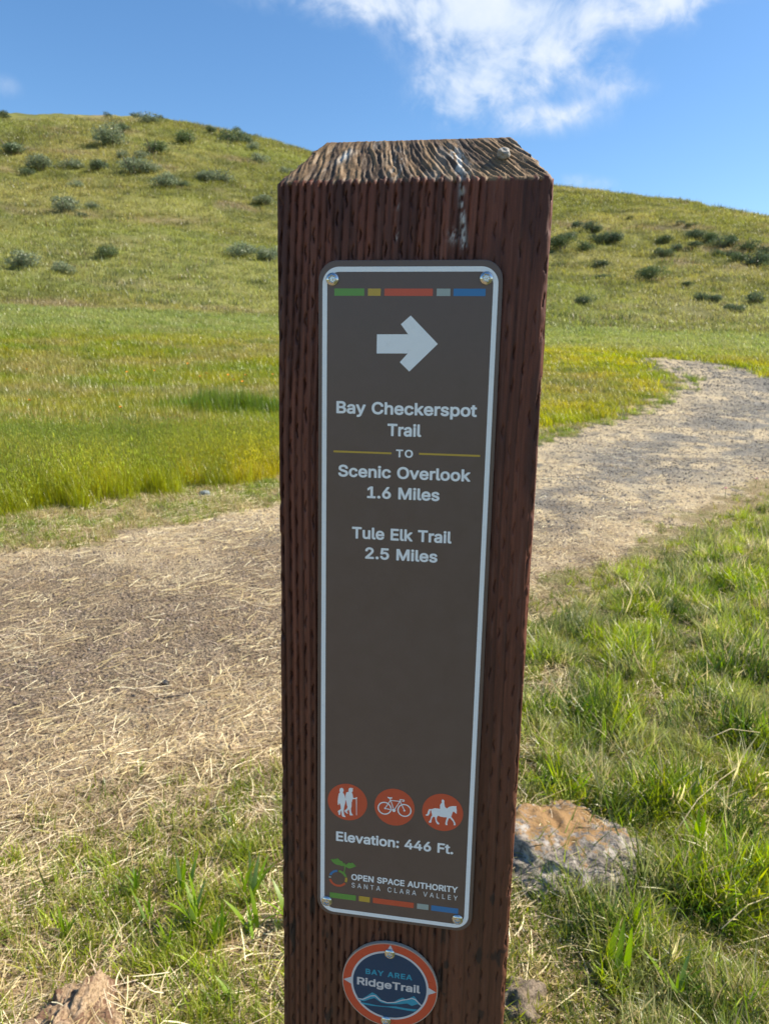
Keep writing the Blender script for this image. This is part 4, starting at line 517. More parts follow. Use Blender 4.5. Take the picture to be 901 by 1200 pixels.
def text(parent, s, u0, u1, vbase, vcap, mat, h=.08, key='b', track=0.0, label=None, name='lettering', space=230):
    off = 25 if key == 'b' else 1; hg = 534 if key == 'b' else 510
    gl = []; x = 0.0
    for ch in s:
        if ch == ' ': x += space+track; continue
        src = 'l' if ch == 'I' else ch
        g = GLY[key+src] if key+src in GLY else GLY['b'+src]
        cs = [np.array(c, float).reshape(-1, 2) for c in g[1]]
        if ch == 'I':
            t_ = max(c[:, 1].max() for c in cs)
            for c in cs: c[:, 1] = (c[:, 1]+off)*(hg+off)/(t_+off)-off
        gl += [[c+[x, 0] for c in cs]]
        x += g[0]+track
    x0 = min(c[:, 0].min() for q in gl for c in q); x1 = max(c[:, 0].max() for q in gl for c in q)
    V = []; FF = []
    for q in gl:
        ar = [float(np.sum(c[:, 0]*np.roll(c[:, 1], -1)-np.roll(c[:, 0], -1)*c[:, 1])) for c in q]
        big = int(np.argmax(np.abs(ar))); sg = np.sign(ar[big])
        for i, c in enumerate(q):
            if np.sign(ar[i]) != sg: continue
            grp = [c]+([q[j] for j in range(len(q)) if np.sign(ar[j]) != sg] if i == big else [])
            pts = np.vstack(grp); b_ = len(V)
            tri = tessellate_polygon([[Vector((p_[0], p_[1], 0)) for p_ in cc] for cc in grp])
            V += [(u0+(p_[0]-x0)/(x1-x0)*(u1-u0), vbase-(p_[1]+off)/(hg+off)*(vbase-vcap)) for p_ in pts]
            for t in tri:
                A, B, C_ = pts[t[0]], pts[t[1]], pts[t[2]]
                s_ = (B[0]-A[0])*(C_[1]-A[1])-(C_[0]-A[0])*(B[1]-A[1])
                FF.append([b_+k for k in (t if s_ > 0 else t[::-1])])
    o = mobj(name, mesh_np(name, [S3(a_, c_, YP-h/1000) for a_, c_ in V], FF, mat), parent)
    o['label'] = label or f'lettering that reads {s}'
    return o
def panel(name, outline, y0, y1, mat, edgemat, parent, bev=.25):
    """plate with a rounded front edge"""
    cu = sum(p[0] for p in outline)/len(outline); cv = sum(p[1] for p in outline)/len(outline)
    def inset(d):
        o = []; n = len(outline)
        for i in range(n):
            a = outline[i-1]; b = outline[(i+1) % n]; tx, ty = b[0]-a[0], b[1]-a[1]; l = math.hypot(tx, ty)
            nx_, ny_ = -ty/l, tx/l
            o.append((outline[i][0]+nx_*d, outline[i][1]+ny_*d))
        return o
    R_ = [(0, y0), (0, y1+bev/1000), (bev*.3, y1+bev*.3/1000), (bev, y1)]
    V = []; n = len(outline)
    for d, y in R_: V += [S3(a, b, y) for a, b in inset(d)]
    F = []
    for k in range(3):
        for i in range(n):
            j = (i+1) % n; F.append([k*n+i, (k+1)*n+i, (k+1)*n+j, k*n+j])
    F.append(list(range(n))[::-1]); F.append([3*n+i for i in range(n)])
    me = mesh_np(name, V, F, mat); me.materials.append(edgemat)
    bm = bmesh.new(); bm.from_mesh(me); bmesh.ops.recalc_face_normals(bm, faces=bm.faces)
    for f in bm.faces:
        if abs(f.normal.y) < .85: f.material_index = 1
    bm.to_mesh(me); bm.free()
    return mobj(name, me, parent)
def screwmesh(mat):
    """button head with a six-lobed recess and a centre pin"""
    rs = np.concatenate([np.linspace(0, .9, 8), np.linspace(1.0, 3.3, 26)]); n = 72
    V = []; F = []
    for r in rs:
        for k in range(n):
            a = 2*math.pi*k/n; rl = 1.75+.28*math.cos(6*a)
            z = 1.75*math.sqrt(max(0, 1-(r/3.45)**2))
            z = min(z, 1.62)
            if r < rl: z = min(z, z-1.0*min(1, (rl-r)/.22))
            if r < .62: z = 1.25
            V.append((r*math.cos(a), -z, r*math.sin(a)))
    for i in range(len(rs)-1):
        for k in range(n):
            k2 = (k+1) % n
            F.append([i*n+k, i*n+k2, (i+1)*n+k2, (i+1)*n+k])
    b = len(V)
    for k in range(n): V.append((3.3*math.cos(2*math.pi*k/n), 0.6, 3.3*math.sin(2*math.pi*k/n)))
    o = (len(rs)-1)*n
    for k in range(n): F.append([o+k, o+(k+1) % n, b+(k+1) % n, b+k])
    V = np.array(V)/1000
    me = mesh_np('screw', V, np.array(F), mat, True)
    bm = bmesh.new(); bm.from_mesh(me); bmesh.ops.remove_doubles(bm, verts=bm.verts, dist=1e-7); bmesh.ops.recalc_face_normals(bm, faces=bm.faces); bm.to_mesh(me); bm.free()
    me.polygons.foreach_set('use_smooth', np.ones(len(me.polygons), bool))
    return me
M = {}
M['brown'] = simple('sign_brown', (.125, .085, .070), .36, spec=.5, noise_amt=.16, nscale=90)
M['white'] = simple('sign_white', (.88, .89, .88), .30, noise_amt=.05, nscale=220)
M['edge'] = simple('sign_edge', (.17, .16, .15), .35, metal=.3)
M['green'] = simple('ink_green', (.13, .32, .06), .35); M['yellow'] = simple('ink_yellow', (.55, .36, .05), .35)
M['orange'] = simple('ink_orange', (.62, .095, .042), .35, noise_amt=.05, nscale=300); M['grey'] = simple('ink_grey', (.36, .42, .38), .35); M['blue'] = simple('ink_blue', (.035, .19, .42), .35)
M['navy'] = simple('ink_navy', (.004, .045, .105), .3, spec=.4); M['teal'] = simple('ink_teal', (.01, .30, .44), .3); M['bwhite'] = simple('badge_white', (.62, .60, .60), .3)
M['borange'] = simple('badge_orange', (.60, .075, .03), .3, noise_amt=.08, nscale=400)
M['steel'] = simple('stainless', (.62, .60, .56), .2, metal=1.0, noise_amt=.1, nscale=500)

def build_sign():
    root = empty('trail_sign', (0, 0, 0)); 
    root.location = (SU0+.0472, YP, SV0-.3825)
    bpy.context.view_layer.update()
    tag(root, 'tall narrow brown trail sign with white arrow and trail names screwed to the post', 'sign')
    kids = []
    def K(o): kids.append(o); return o
    P = None
    K(panel('panel', rrect(0, 0, 94.5, 384.2, 10), YP+.0020, YP, M['brown'], M['edge'], P))
    K(loop2(rrect(2.1, 3.2, 92.4, 382.2, 8.6), rrect(4.6, 5.7, 89.9, 379.7, 6.3), 'border', M['white'], P, .06))
    cols = ['green', 'yellow', 'orange', 'grey', 'blue']
    for v0, v1 in ((14.0, 17.6), (369.0, 372.6)):
        for c, (a, b) in zip(cols, ((8.4, 24.2), (26.1, 32.8), (34.7, 59.6), (61.6, 68.5), (70.1, 86.2))):
            if v0 > 300 and c == 'green': a = 8.0
            K(flat('colour_bar', [rect(a, v0, b, v1)], M[c], P, .06, f"{c} bar in the {'upper' if v0 < 100 else 'lower'} stripe"))
    K(flat('arrow', [[(31.2, 36.9), (47.5, 36.7), (43.6, 31.7), (48.6, 27.3), (63.0, 41.4), (48.6, 55.6), (43.5, 50.9), (47.5, 46.4), (31.2, 46.6)]], M['white'], P, .06))
    T = lambda *a, **k: K(text(P, *a, **k))
    T('Bay Checkerspot', 9.9, 84.5, 78.2, 71.7, M['white'])
    T('Trail', 37.7, 55.8, 89.5, 82.9, M['white'])
    T('TO', 42.6, 51.7, 100.7, 96.5, M['white'], track=70)
    K(flat('divider_line', [rect(8.5, 98.2, 40.2, 99.2)], M['yellow'], P, .06)); K(flat('divider_line', [rect(54.9, 97.9, 87.1, 98.9)], M['yellow'], P, .06))
    T('Scenic Overlook', 11.2, 82.6, 112.3, 105.8, M['white'])
    T('1.6 Miles', 27.3, 66.6, 123.5, 117.0, M['white'])
    T('Tule Elk Trail', 19.2, 73.9, 146.4, 139.8, M['white'])
    T('2.5 Miles', 26.7, 66.6, 157.5, 151.0, M['white'])
    T('Elevation: 446 Ft.', 11.6, 81.8, 333.4, 327.0, M['white'])
    T('OPEN SPACE AUTHORITY', 21.2, 85.4, 358.6, 354.5, M['white'])
    T('SANTA CLARA VALLEY', 21.5, 85.5, 363.7, 360.5, M['white'], key='l', track=240, space=300)
    for cu, nm in ((18.3, 'walkers'), (46.45, 'a bicycle'), (74.7, 'a horse and rider')):
        d = K(flat('pictogram_disc', [circ(cu, 307.0, 11.9)], M['orange'], P, .06, f'orange disc with {nm}'))
        if nm == 'walkers': s = flat('hikers_pictogram', ICO['hiker'], M['white'], None, .09)
        elif nm == 'a bicycle':
            pc = []
            for (c, e) in ICO['bikecirc']:
                for q in range(4): pc.append(arcband((c[0], 308.3), 3.45, 4.15, q*math.pi/2, (q+1)*math.pi/2+.01, 10))
            pc += strokes(ICO['bike'], .5)+ICO['saddle']+[circ(*ICO['bb'][0], 1.05, 16)]+[circ(a, b, .6, 12) for a, b in ICO['hubs']]
            s = flat('bicycle_pictogram', pc, M['white'], None, .09)
        else: s = flat('rider_pictogram', ICO['horse'], M['white'], None, .09)
        s.parent = d
    c = (13.05, 358.75); sg = ICO['ringseg']
    an = lambda p: math.atan2(p[1]-c[1], p[0]-c[0])
    for kk, mm in (('g', 'green'), ('y', 'yellow'), ('o', 'orange'), ('w', 'grey'), ('b', 'blue')):
        a0, a1 = an(sg[kk][0]), an(sg[kk][1])
        if kk == 'o': a1 = an(sg[kk][1]); a1 = a1 if a1 > a0 else a1+2*math.pi
        if a1 < a0: a1 += 2*math.pi
        K(flat('emblem_ring', [arcband(c, 4.35, 5.75, a0, a1)], M[mm], P, .06, f'{mm} arc of the ring emblem'))
    K(flat('leaf_emblem', ICO['leaf'], M['green'], P, .09, 'green sprout of two leaves on the ring emblem'))
    sm = screwmesh(M['steel'])
    for i, (u, v) in enumerate(((7.4, 9.4), (86.3, 8.9), (6.2, 375.2), (86.0, 376.2))):
        s = K(mobj('screw', sm)); s.location = S3(u, v, YP); s.rotation_euler = (0, random.uniform(0, 1), 0)
    for o in kids:
        o.parent = root; o.matrix_parent_inverse = Matrix.Translation(-root.location)
    return sm
SM = build_sign()
def build_badge():
    root = empty('round_trail_badge', S3(46.1, 429.2, YP)); 
    tag(root, 'small round navy badge with orange rim and mountain lines near the foot of the view', 'badge')
    kids = []
    def K(o): kids.append(o); return o
    c = (46.1, 429.2)
    K(panel('disc', circ(*c, 29.9, 90), YP+.002, YP, M['borange'], simple('badge_edge', (.5, .42, .32), .4), None, .35))
    K(loop2(circ(*c, 29.75, 90), circ(*c, 29.35, 90), 'outer_line', simple('badge_pale_rim', (.55, .45, .36), .4), None, .05))
    K(loop2(circ(*c, 24.3, 90), circ(*c, 23.0, 90), 'ring', M['bwhite'], None, .05))
    K(flat('navy_field', [circ(*c, 23.05, 90)], M['navy'], None, .04))
    for t in [[(c[0]-29.0, c[1]), (c[0]-24.0, c[1]-2.6), (c[0]-24.0, c[1]+2.6)], [(c[0]+29.0, c[1]), (c[0]+24.0, c[1]-2.6), (c[0]+24.0, c[1]+2.6)], [(c[0], c[1]-29.0), (c[0]+2.4, c[1]-24), (c[0]-2.4, c[1]-24)]]:
        K(flat('pointer', [t], M['bwhite'], None, .07))
    K(text(None, 'BAY AREA', 31.0, 60.0, 423.1, 419.3, M['teal'], key='b', track=60, h=.07))
    K(text(None, 'RidgeTrail', 25.7, 65.2, 431.6, 426.1, M['bwhite'], h=.07))
    K(flat('mountain_line', ICO['wave1'], M['teal'], None, .06, 'teal mountain ridge')); K(flat('mountain_line', ICO['wave2'], M['teal'], None, .06, 'teal foreground wave'))
    K(flat('mountain_line', strokes(ICO['wavew'], .65), M['bwhite'], None, .08, 'white ridge line'))
    for u, v in ((45.8, 406.3), (44.4, 455.0)):
        s = K(mobj('screw', SM)); s.location = S3(u, v, YP); s.rotation_euler = (0, random.uniform(0, 1), 0)
    for o in kids:
        o.parent = root; o.matrix_parent_inverse = Matrix.Translation(-root.location)
build_badge()

# ---------------------------------------------------------------- scattering
TEMPL = {}
def tuft_mesh(name, seed, n, h, w, spread, lean, curl, mat, seg=3, flatten=0.0, heads=0.0):
    """n blades: tapered strips that bend over; attributes tint (per blade) and along (root to tip)"""
    g = np.random.default_rng(seed); V = []; F = []; ti = []; al = []
    for _ in range(n):
        a = g.uniform(0, 2*math.pi); d = spread*math.sqrt(g.uniform()); bx_, by_ = d*math.cos(a), d*math.sin(a)
        hh = h*g.uniform(.45, 1.0); ww = w*g.uniform(.6, 1.2); ya = g.uniform(0, 2*math.pi)
        ln = lean*g.uniform(.2, 1.3); cu = curl*g.uniform(.3, 1.4)
        dirx, diry = math.cos(ya), math.sin(ya); sx, sy = -diry, dirx
        tw = g.uniform(-.6, .6); x = bx_; y = by_; z = -.01; th = ln; b = len(V); t0 = g.uniform()
        for s in range(seg+1):
            k = s/seg; wd = ww*(1-k**1.6)*.5 + ww*.04
            cx_, cs_ = sx*math.cos(tw*k*2)-dirx*math.sin(tw*k*2)*.6, sy*math.cos(tw*k*2)-diry*math.sin(tw*k*2)*.6
            if s < seg:
                V += [(x-cx_*wd, y-cs_*wd, z), (x+cx_*wd, y+cs_*wd, z)]; ti += [t0, t0]; al += [k, k]
            else: V.append((x, y, z)); ti.append(t0); al.append(1)
            st = hh/seg; x += math.sin(th)*st*dirx; y += math.sin(th)*st*diry; z += math.cos(th)*st*(1-flatten); th += cu/seg
        for s in range(seg-1): F.append((b+2*s, b+2*s+1, b+2*s+3, b+2*s+2))
        F.append((b+2*(seg-1), b+2*(seg-1)+1, b+2*seg))
        if g.uniform() < heads:          # a seed head near the tip
            b = len(V); r = ww*1.1
            for q in range(4):
                an = q*math.pi/2; V.append((x+r*math.cos(an), y+r*math.sin(an), z-.012)); ti.append(t0*.3+.7); al.append(1)
            V.append((x, y, z+.022)); V.append((x, y, z-.03)); ti += [t0*.3+.7]*2; al += [1, 1]
            for q in range(4): F.append((b+q, b+(q+1) % 4, b+4)); F.append((b+(q+1) % 4, b+q, b+5))
    me = mesh_np(name, V, [tuple(f) for f in F], mat)
    attr(me, 'tint', ti); attr(me, 'along', al)
    return me
def straw_mesh(name, seed, n, L, w, mat, spread, yawsd=.5):
    g = np.random.default_rng(seed); V = []; F = []; ti = []; al = []
    for _ in range(n):
        l = L*g.uniform(.3, 1); ww = w*g.uniform(.5, 1.2); ya = g.normal(0, yawsd); x, y = g.normal(0, spread, 2); z = g.uniform(.001, .012)
        t0 = g.uniform(); b = len(V); seg = 3; dth = g.normal(0, .18); dz = g.normal(0, .06)
        for s in range(seg+1):
            sx, sy = -math.sin(ya)*ww/2, math.cos(ya)*ww/2
            V += [(x-sx, y-sy, max(z, .0005)), (x+sx, y+sy, max(z+ww*.5*(t0-.3), .0005))]; ti += [t0]*2; al += [s/seg]*2
            x += math.cos(ya)*l/seg; y += math.sin(ya)*l/seg; z += dz*l/seg; ya += dth
        for s in range(seg): F.append((b+2*s, b+2*s+1, b+2*s+3, b+2*s+2))
    me = mesh_np(name, V, F, mat); attr(me, 'tint', ti); attr(me, 'along', al); return me
def pebble_mesh(name, seed, mat):
    bm = bmesh.new(); bmesh.ops.create_icosphere(bm, subdivisions=1, radius=1)
    for v in bm.verts:
        v.co *= 1+.35*mnoise.noise(v.co*1.3+Vector((seed*7, 0, 0))); v.co.z *= .55; v.co.x *= 1.25
    me = bpy.data.meshes.new(name); bm.to_mesh(me); bm.free(); me.materials.append(mat); attr(me, 'tint', [random.random()]*len(me.vertices)); attr(me, 'along', [0]*len(me.vertices)); return me
def template(key, meshes):
    c = bpy.data.collections.new('templates_'+key); L = []
    for i, me in enumerate(meshes):
        o = bpy.data.objects.new(f'{key}_{i:02d}', me); c.objects.link(o)
    TEMPL[key] = (c, len(meshes))
def scatter(name, key, x, y, z, rot, scl, gcol, label, cat):
    c, nv = TEMPL[key]; n = len(x)
    me = mesh_np(name, np.stack([x, y, z], -1), [])
    attr(me, 'rot', rot, 'FLOAT_VECTOR'); attr(me, 'scl', scl, 'FLOAT_VECTOR'); attr(me, 'gcol', gcol, 'FLOAT_VECTOR')
    a = me.attributes.new('idx', 'INT', 'POINT'); a.data.foreach_set('value', RNG.integers(0, nv, n).astype(np.int32))
    o = mobj(name, me); tag(o, label, cat, kind='stuff')
    ng = bpy.data.node_groups.new(name, 'GeometryNodeTree'); ng.interface.new_socket('Geometry', in_out='INPUT', socket_type='NodeSocketGeometry'); ng.interface.new_socket('Geometry', in_out='OUTPUT', socket_type='NodeSocketGeometry')
    gi = ng.nodes.new('NodeGroupInput'); go = ng.nodes.new('NodeGroupOutput')
    ci = ng.nodes.new('GeometryNodeCollectionInfo'); ci.inputs['Collection'].default_value = c; ci.inputs['Separate Children'].default_value = True; ci.inputs['Reset Children'].default_value = True
    ip = ng.nodes.new('GeometryNodeInstanceOnPoints'); ip.inputs['Pick Instance'].default_value = True
    def na(nm, t):
        q = ng.nodes.new('GeometryNodeInputNamedAttribute'); q.data_type = t; q.inputs['Name'].default_value = nm; return q.outputs['Attribute']
    ng.links.new(gi.outputs[0], ip.inputs['Points']); ng.links.new(ci.outputs[0], ip.inputs['Instance'])
    ng.links.new(na('idx', 'INT'), ip.inputs['Instance Index']); ng.links.new(na('rot', 'FLOAT_VECTOR'), ip.inputs['Rotation']); ng.links.new(na('scl', 'FLOAT_VECTOR'), ip.inputs['Scale'])
    ng.links.new(ip.outputs[0], go.inputs[0])
    md = o.modifiers.new('scatter', 'NODES'); md.node_group = ng
    return o
def sample(n, r0, r1, p, az0=-36, az1=36):
    """random points, density falling as distance**-p"""
    q = RNG.uniform(0, 1, n)
    if abs(p-2) < 1e-6: r = r0*(r1/r0)**q
    else: r = (r0**(2-p)+q*(r1**(2-p)-r0**(2-p)))**(1/(2-p))
    a = np.radians(RNG.uniform(az0, az1, n)); u = r*np.sin(a); v = r*np.cos(a)
    return CAMX+u*cy_-v*sy_, CAMY+u*sy_+v*cy_, r
def rots(n, tilt=.12, yaw=None, ysd=None):
    z = RNG.uniform(0, 2*math.pi, n) if yaw is None else RNG.normal(yaw, ysd, n)
    return np.stack([RNG.normal(0, tilt, n), RNG.normal(0, tilt, n), z], -1)
def awaypost(x, y): return ~((np.abs(x) < .08) & (y > -.02) & (y < .16))
def sc3(s, h=None): return np.stack([s, s, s if h is None else h], -1)

MG = leafmat('grass_blade', None, .45, tipcol=(.45, .38, .14), tip=.15)
MD = leafmat('dry_blade', None, .25, var=.35)
template('tall', [tuft_mesh(f'tall_{i}', 100+i, 18, .42, .0055, .085, .16, .5, MG, 3, heads=.35) for i in range(7)])
template('far', [tuft_mesh(f'far_{i}', 130+i, 16, .40, .018, .28, .25, .5, MG, 2) for i in range(5)])
template('short', [tuft_mesh(f'short_{i}', 160+i, 13, .08, .0042, .034, .5, 1.0, MG, 3) for i in range(8)])
template('verge', [tuft_mesh(f'verge_{i}', 190+i, 20, .14, .0042, .048, .38, .85, MG, 4) for i in range(8)])
template('thatch', [tuft_mesh(f'thatch_{i}', 220+i, 18, .075, .0019, .05, 1.0, 1.2, MD, 4, flatten=.35) for i in range(8)])
template('straw', [straw_mesh(f'straw_{i}', 250+i, 7, .12, .0021, MD, .06, .45) for i in range(8)])
template('chaff', [straw_mesh(f'chaff_{i}', 280+i, 12, .035, .0022, MD, .045, 1.6) for i in range(8)])
PM = leafmat('pebble', None, 0.0, gloss=.03, var=.4)
template('pebble', [pebble_mesh(f'pebble_{i}', i+1, PM) for i in range(6)])

def gcolmix(n, cols, wts, jit=.12):
    k = RNG.choice(len(cols), n, p=np.array(wts)/sum(wts)); c = np.array(cols)[k]
    return c*(1+RNG.normal(0, jit, (n, 1)))
def gh2(x, y):
    a = np.clip(1-((x-.265)/.19)**2-((y-1.25)/.17)**2, 0, 1)**.5*.052; b = np.clip(1-((x+.63)/.085)**2-((y-.59)/.11)**2, 0, 1)**.5*.06
    return gh(x, y)+a+b
def offrock(x, y):
    return (((x-.265)/.165)**2+((y-1.25)/.15)**2 > 1) & (((x+.63)/.07)**2+((y-.59)/.10)**2 > 1) | (RNG.uniform(0, 1, np.shape(x)) < .12)
# --- tall meadow grass
x, y, r = sample(62000, 4.5, 60, 1.35)
P, C = zones(x, y); k = ~C & (r < 58); x, y, r = x[k], y[k], r[k]; n = len(x)
near = r < 13
base, _, _ = groundcol(x, y)
front = np.exp(-dline(x, y, MEADOW)/(.8+.05*r))
clump = fbm(x*.5, y*.5, 301)
c1 = lerp((.44, .38, .014), (.29, .31, .014), ss(clump, .4, .6))
c2 = lerp((.31, .29, .04), (.21, .25, .03), ss(fbm(x*.3, y*.6, 302), .4, .6))
c3 = lerp(c2, (.32, .25, .12), ss(fbm(x*.25+5, y*.4, 303), .48, .66)*.55)
gc = lerp(c3, c1, np.clip(front*1.6, 0, 1))
lush = np.exp(-((x+6.0)/1.5)**2-((y-15.5)/1.1)**2)
gc = lerp(gc, (.075, .15, .012), np.clip(lush*1.6, 0, .95))
gc = lerp(gc, (.25, .20, .085), np.exp(-((x-3.2)/2.6)**2-((y-26)/6.5)**2)*.8)
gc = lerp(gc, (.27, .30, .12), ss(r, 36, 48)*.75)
gc = lerp(gc, (.12, .17, .02), ss(fbm(x*1.6, y*1.6, 306), .52, .64)*.55)
gc = gc*(1+RNG.normal(0, .16, (n, 1)))
hgt = (.42+.75*fbm(x*1.1, y*1.1, 304, 4, .65))*(1+1.3*lush)*np.where(x > 0.5, .8, 1.0)
for nm, sel, key, sx in (('meadow_grass', near, 'tall', 1.0), ('distant_meadow_grass', ~near, 'far', None)):
    xx, yy, rr = x[sel], y[sel], r[sel]; m = len(xx)
    s = np.full(m, sx) if sx else .45+.035*rr
    if sx: s = s*RNG.uniform(.8, 1.2, m)
    hh = hgt[sel]*RNG.uniform(.8, 1.2, m)
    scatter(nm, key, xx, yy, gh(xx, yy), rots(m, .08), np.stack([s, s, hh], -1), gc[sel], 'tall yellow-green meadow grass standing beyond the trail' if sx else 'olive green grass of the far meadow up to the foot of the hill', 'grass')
# --- mown strip and turf inside the corridor, verge on the right, dry thatch on the left
x, y, r = sample(60000, .75, 34, 1.75)
P, C = zones(x, y); dN = dline(x, y, PATH_NEAR); dF = dline(x, y, PATH_FAR)
fars = inpoly(x, y, PATH_FAR+[(8, 60), (-60, 60), (-60, 2)])
keep = C & ~P & awaypost(x, y)
strip = keep & fars
nearside = keep & ~fars
lushm = ss(dN-.03*r, -.10, .40)*ss(x, -.02, .35)*(1-.45*(1-ss(y, .75, 1.25))*(1-ss(x, .4, .9)))
patch = fbm(x*3, y*3, 311)
# strip
s_ = strip & (RNG.uniform(0, 1, len(x)) < .9); m = s_.sum(); rr = r[s_]
gcs = np.where((RNG.uniform(0, 1, m) < .45+.5*(patch[s_] < .48))[:, None], gcolmix(m, [(.20, .25, .035), (.27, .27, .07), (.13, .19, .03)], [3, 2, 1]), gcolmix(m, [(.42, .34, .18), (.33, .27, .13)], [1, 1]))
s1 = (.8+.09*rr)*RNG.uniform(.7, 1.2, m)
scatter('mown_grass', 'short', x[s_], y[s_], gh(x[s_], y[s_]), rots(m, .15), np.stack([s1, s1, s1*.8], -1), gcs, 'short mown green and straw coloured grass along the far edge of the trail', 'grass')
# verge
v_ = nearside & offrock(x, y) & (RNG.uniform(0, 1, len(x)) < lushm*1.2) & (fbm(x*5+3, y*5, 312, 3)+lushm*.16 > .50)
m = v_.sum(); xx, yy, rr = x[v_], y[v_], r[v_]; pt = patch[v_]
cn = fbm(xx*7, yy*7, 315)+RNG.normal(0, .10, m); cn2 = fbm(xx*5+8, yy*5, 316)+RNG.normal(0, .09, m)
gcv = lerp(lerp((.03, .07, .010), (.15, .225, .020), ss(cn, .34, .47)), (.29, .35, .025), ss(cn, .48, .59))
gcv = lerp(gcv, (.34, .34, .15), ss(cn2, .54, .64)*.6)*(1+RNG.normal(0, .12, (m, 1)))
gcv[RNG.uniform(0, 1, m) < .15] = (.55, .47, .27)
s1 = (.58+.05*rr)*RNG.uniform(.6, 1.25, m)*(.40+1.5*lushm[v_]*ss(fbm(xx*6, yy*6, 313), .25, .75))
scatter('verge_grass', 'verge', xx, yy, gh(xx, yy), rots(m, .3), sc3(s1), gcv, 'lush green grass tangled with dry stems on the verge right of the post', 'grass')
# thatch on the near side everywhere, thinning into the verge
t_ = nearside & offrock(x, y) & (RNG.uniform(0, 1, len(x)) < (1-.72*lushm)) & (r < 14); m = t_.sum(); xx, yy, rr = x[t_], y[t_], r[t_]
gct = gcolmix(m, [(.41, .305, .17), (.30, .22, .125), (.54, .44, .28), (.19, .135, .085), (.20, .23, .05)], [4, 4, 1.6, 4, 3.5])
s1 = (.75+.06*rr)*RNG.uniform(.6, 1.3, m)
scatter('dry_thatch', 'thatch', xx, yy, gh(xx, yy), rots(m, .2), sc3(s1), gct, 'dry curled straw coloured thatch covering the near edge of the trail', 'dry grass')
# green shoots through the thatch
g_ = nearside & offrock(x, y) & (RNG.uniform(0, 1, len(x)) < .62*(.15+.85*ss(dN, .03, .4))) & (patch+.25*(fbm(x*14, y*14, 318)-.5) > .415+.2*ss(-x, .3, 1.0)*ss(y, .95, 1.6)) & (r < 12); m = g_.sum(); xx, yy, rr = x[g_], y[g_], r[g_]
s1 = (.8+.05*rr)*RNG.uniform(.5, 1.3, m)
scatter('green_shoots', 'short', xx, yy, gh(xx, yy), rots(m, .3), sc3(s1), gcolmix(m, [(.22, .26, .025), (.12, .16, .025), (.30, .28, .08)], [3, 2, 2]), 'short green shoots growing up through the dry thatch', 'grass')
b_ = nearside & offrock(x, y) & (x < .1) & (RNG.uniform(0, 1, len(x)) < .16+.5*ss(fbm(x*6, y*6, 319), .5, .65)) & (RNG.uniform(0, 1, len(x)) < (1-ss(y, .85, 1.5))*ss(dN, .1, .5)*1.0); m = b_.sum(); xx, yy, rr = x[b_], y[b_], r[b_]
scatter('thin_grass', 'verge', xx, yy, gh(xx, yy), rots(m, .15), sc3(RNG.uniform(.3, .72, m)), gcolmix(m, [(.32, .38, .02), (.20, .27, .02), (.40, .39, .08)], [3, 3, 2]), 'thin upright green blades standing in the thatch at the lower left', 'grass')
# --- straw and chaff lying on the path and thatch
x, y, r = sample(30000, .75, 24, 1.8)
P, C = zones(x, y); dN = dline(x, y, PATH_NEAR); dF = dline(x, y, PATH_FAR)
e = np.exp(-dF/(.35+.04*r))+np.exp(-dN/(.3+.04*r))+.45*ss(fbm(x*1.6, y*1.6, 321), .47, .62)+.07
k = C & awaypost(x, y) & offrock(x, y) & (RNG.uniform(0, 1, len(x)) < np.where(P, e, np.where(x < .3, .8, .22))); xx, yy, rr = x[k], y[k], r[k]; m = len(xx)
s1 = (.6+.075*rr)*RNG.uniform(.5, 1.35, m)
scatter('loose_straw', 'straw', xx, yy, gh2(xx, yy)+.002+.012*(~P[k])*RNG.uniform(0, 1, m), rots(m, .05, math.radians(58), .75), sc3(s1), gcolmix(m, [(.60, .48, .29), (.78, .67, .46), (.45, .34, .18), (.36, .26, .15)], [4, 3.5, 3, 2]), 'pale dry straw strewn across the trail', 'straw')
x, y, r = sample(34000, .75, 26, 1.8)
P, C = zones(x, y); dN = dline(x, y, PATH_NEAR); dF = dline(x, y, PATH_FAR)
e = np.exp(-dF/(.5+.05*r))+np.exp(-dN/(.5+.05*r))+.38*ss(fbm(x*2, y*2, 331), .45, .6)+.07
k = C & awaypost(x, y) & offrock(x, y) & (RNG.uniform(0, 1, len(x)) < np.where(P, e, .5)); xx, yy, rr = x[k], y[k], r[k]; m = len(xx)
s1 = (.7+.06*rr)*RNG.uniform(.6, 1.3, m)
scatter('chaff', 'chaff', xx, yy, gh(xx, yy)+.001, rots(m, .06), sc3(s1), gcolmix(m, [(.44, .33, .20), (.30, .22, .14), (.62, .52, .35), (.18, .13, .09)], [4, 4, 2.5, 3.5]), 'short broken bits of chaff on the soil of the trail', 'chaff')
x, y, r = sample(150000, 1.1, 38, 1.6)
P, C = zones(x, y); k = P & (RNG.uniform(0, 1, len(x)) < .55+.45*ss(fbm(x*1.1+9, y*.8, 341), .42, .62)); xx, yy, rr = x[k], y[k], r[k]; m = len(xx)
s1 = (.0025+.0008*rr)*RNG.uniform(.4, 1.4, m)
gp = lerp(gcolmix(m, [(.15, .11, .085), (.07, .055, .045), (.36, .29, .22)], [3, 4, 3]), gcolmix(m, [(.19, .185, .17), (.085, .085, .085), (.46, .42, .35)], [3, 4, 3]), ss(yy, 2.5, 6)*.9)
scatter('gravel', 'pebble', xx, yy, gh(xx, yy), rots(m, .4), sc3(s1), gp, 'small grey and brown gravel on the trail surface', 'gravel')
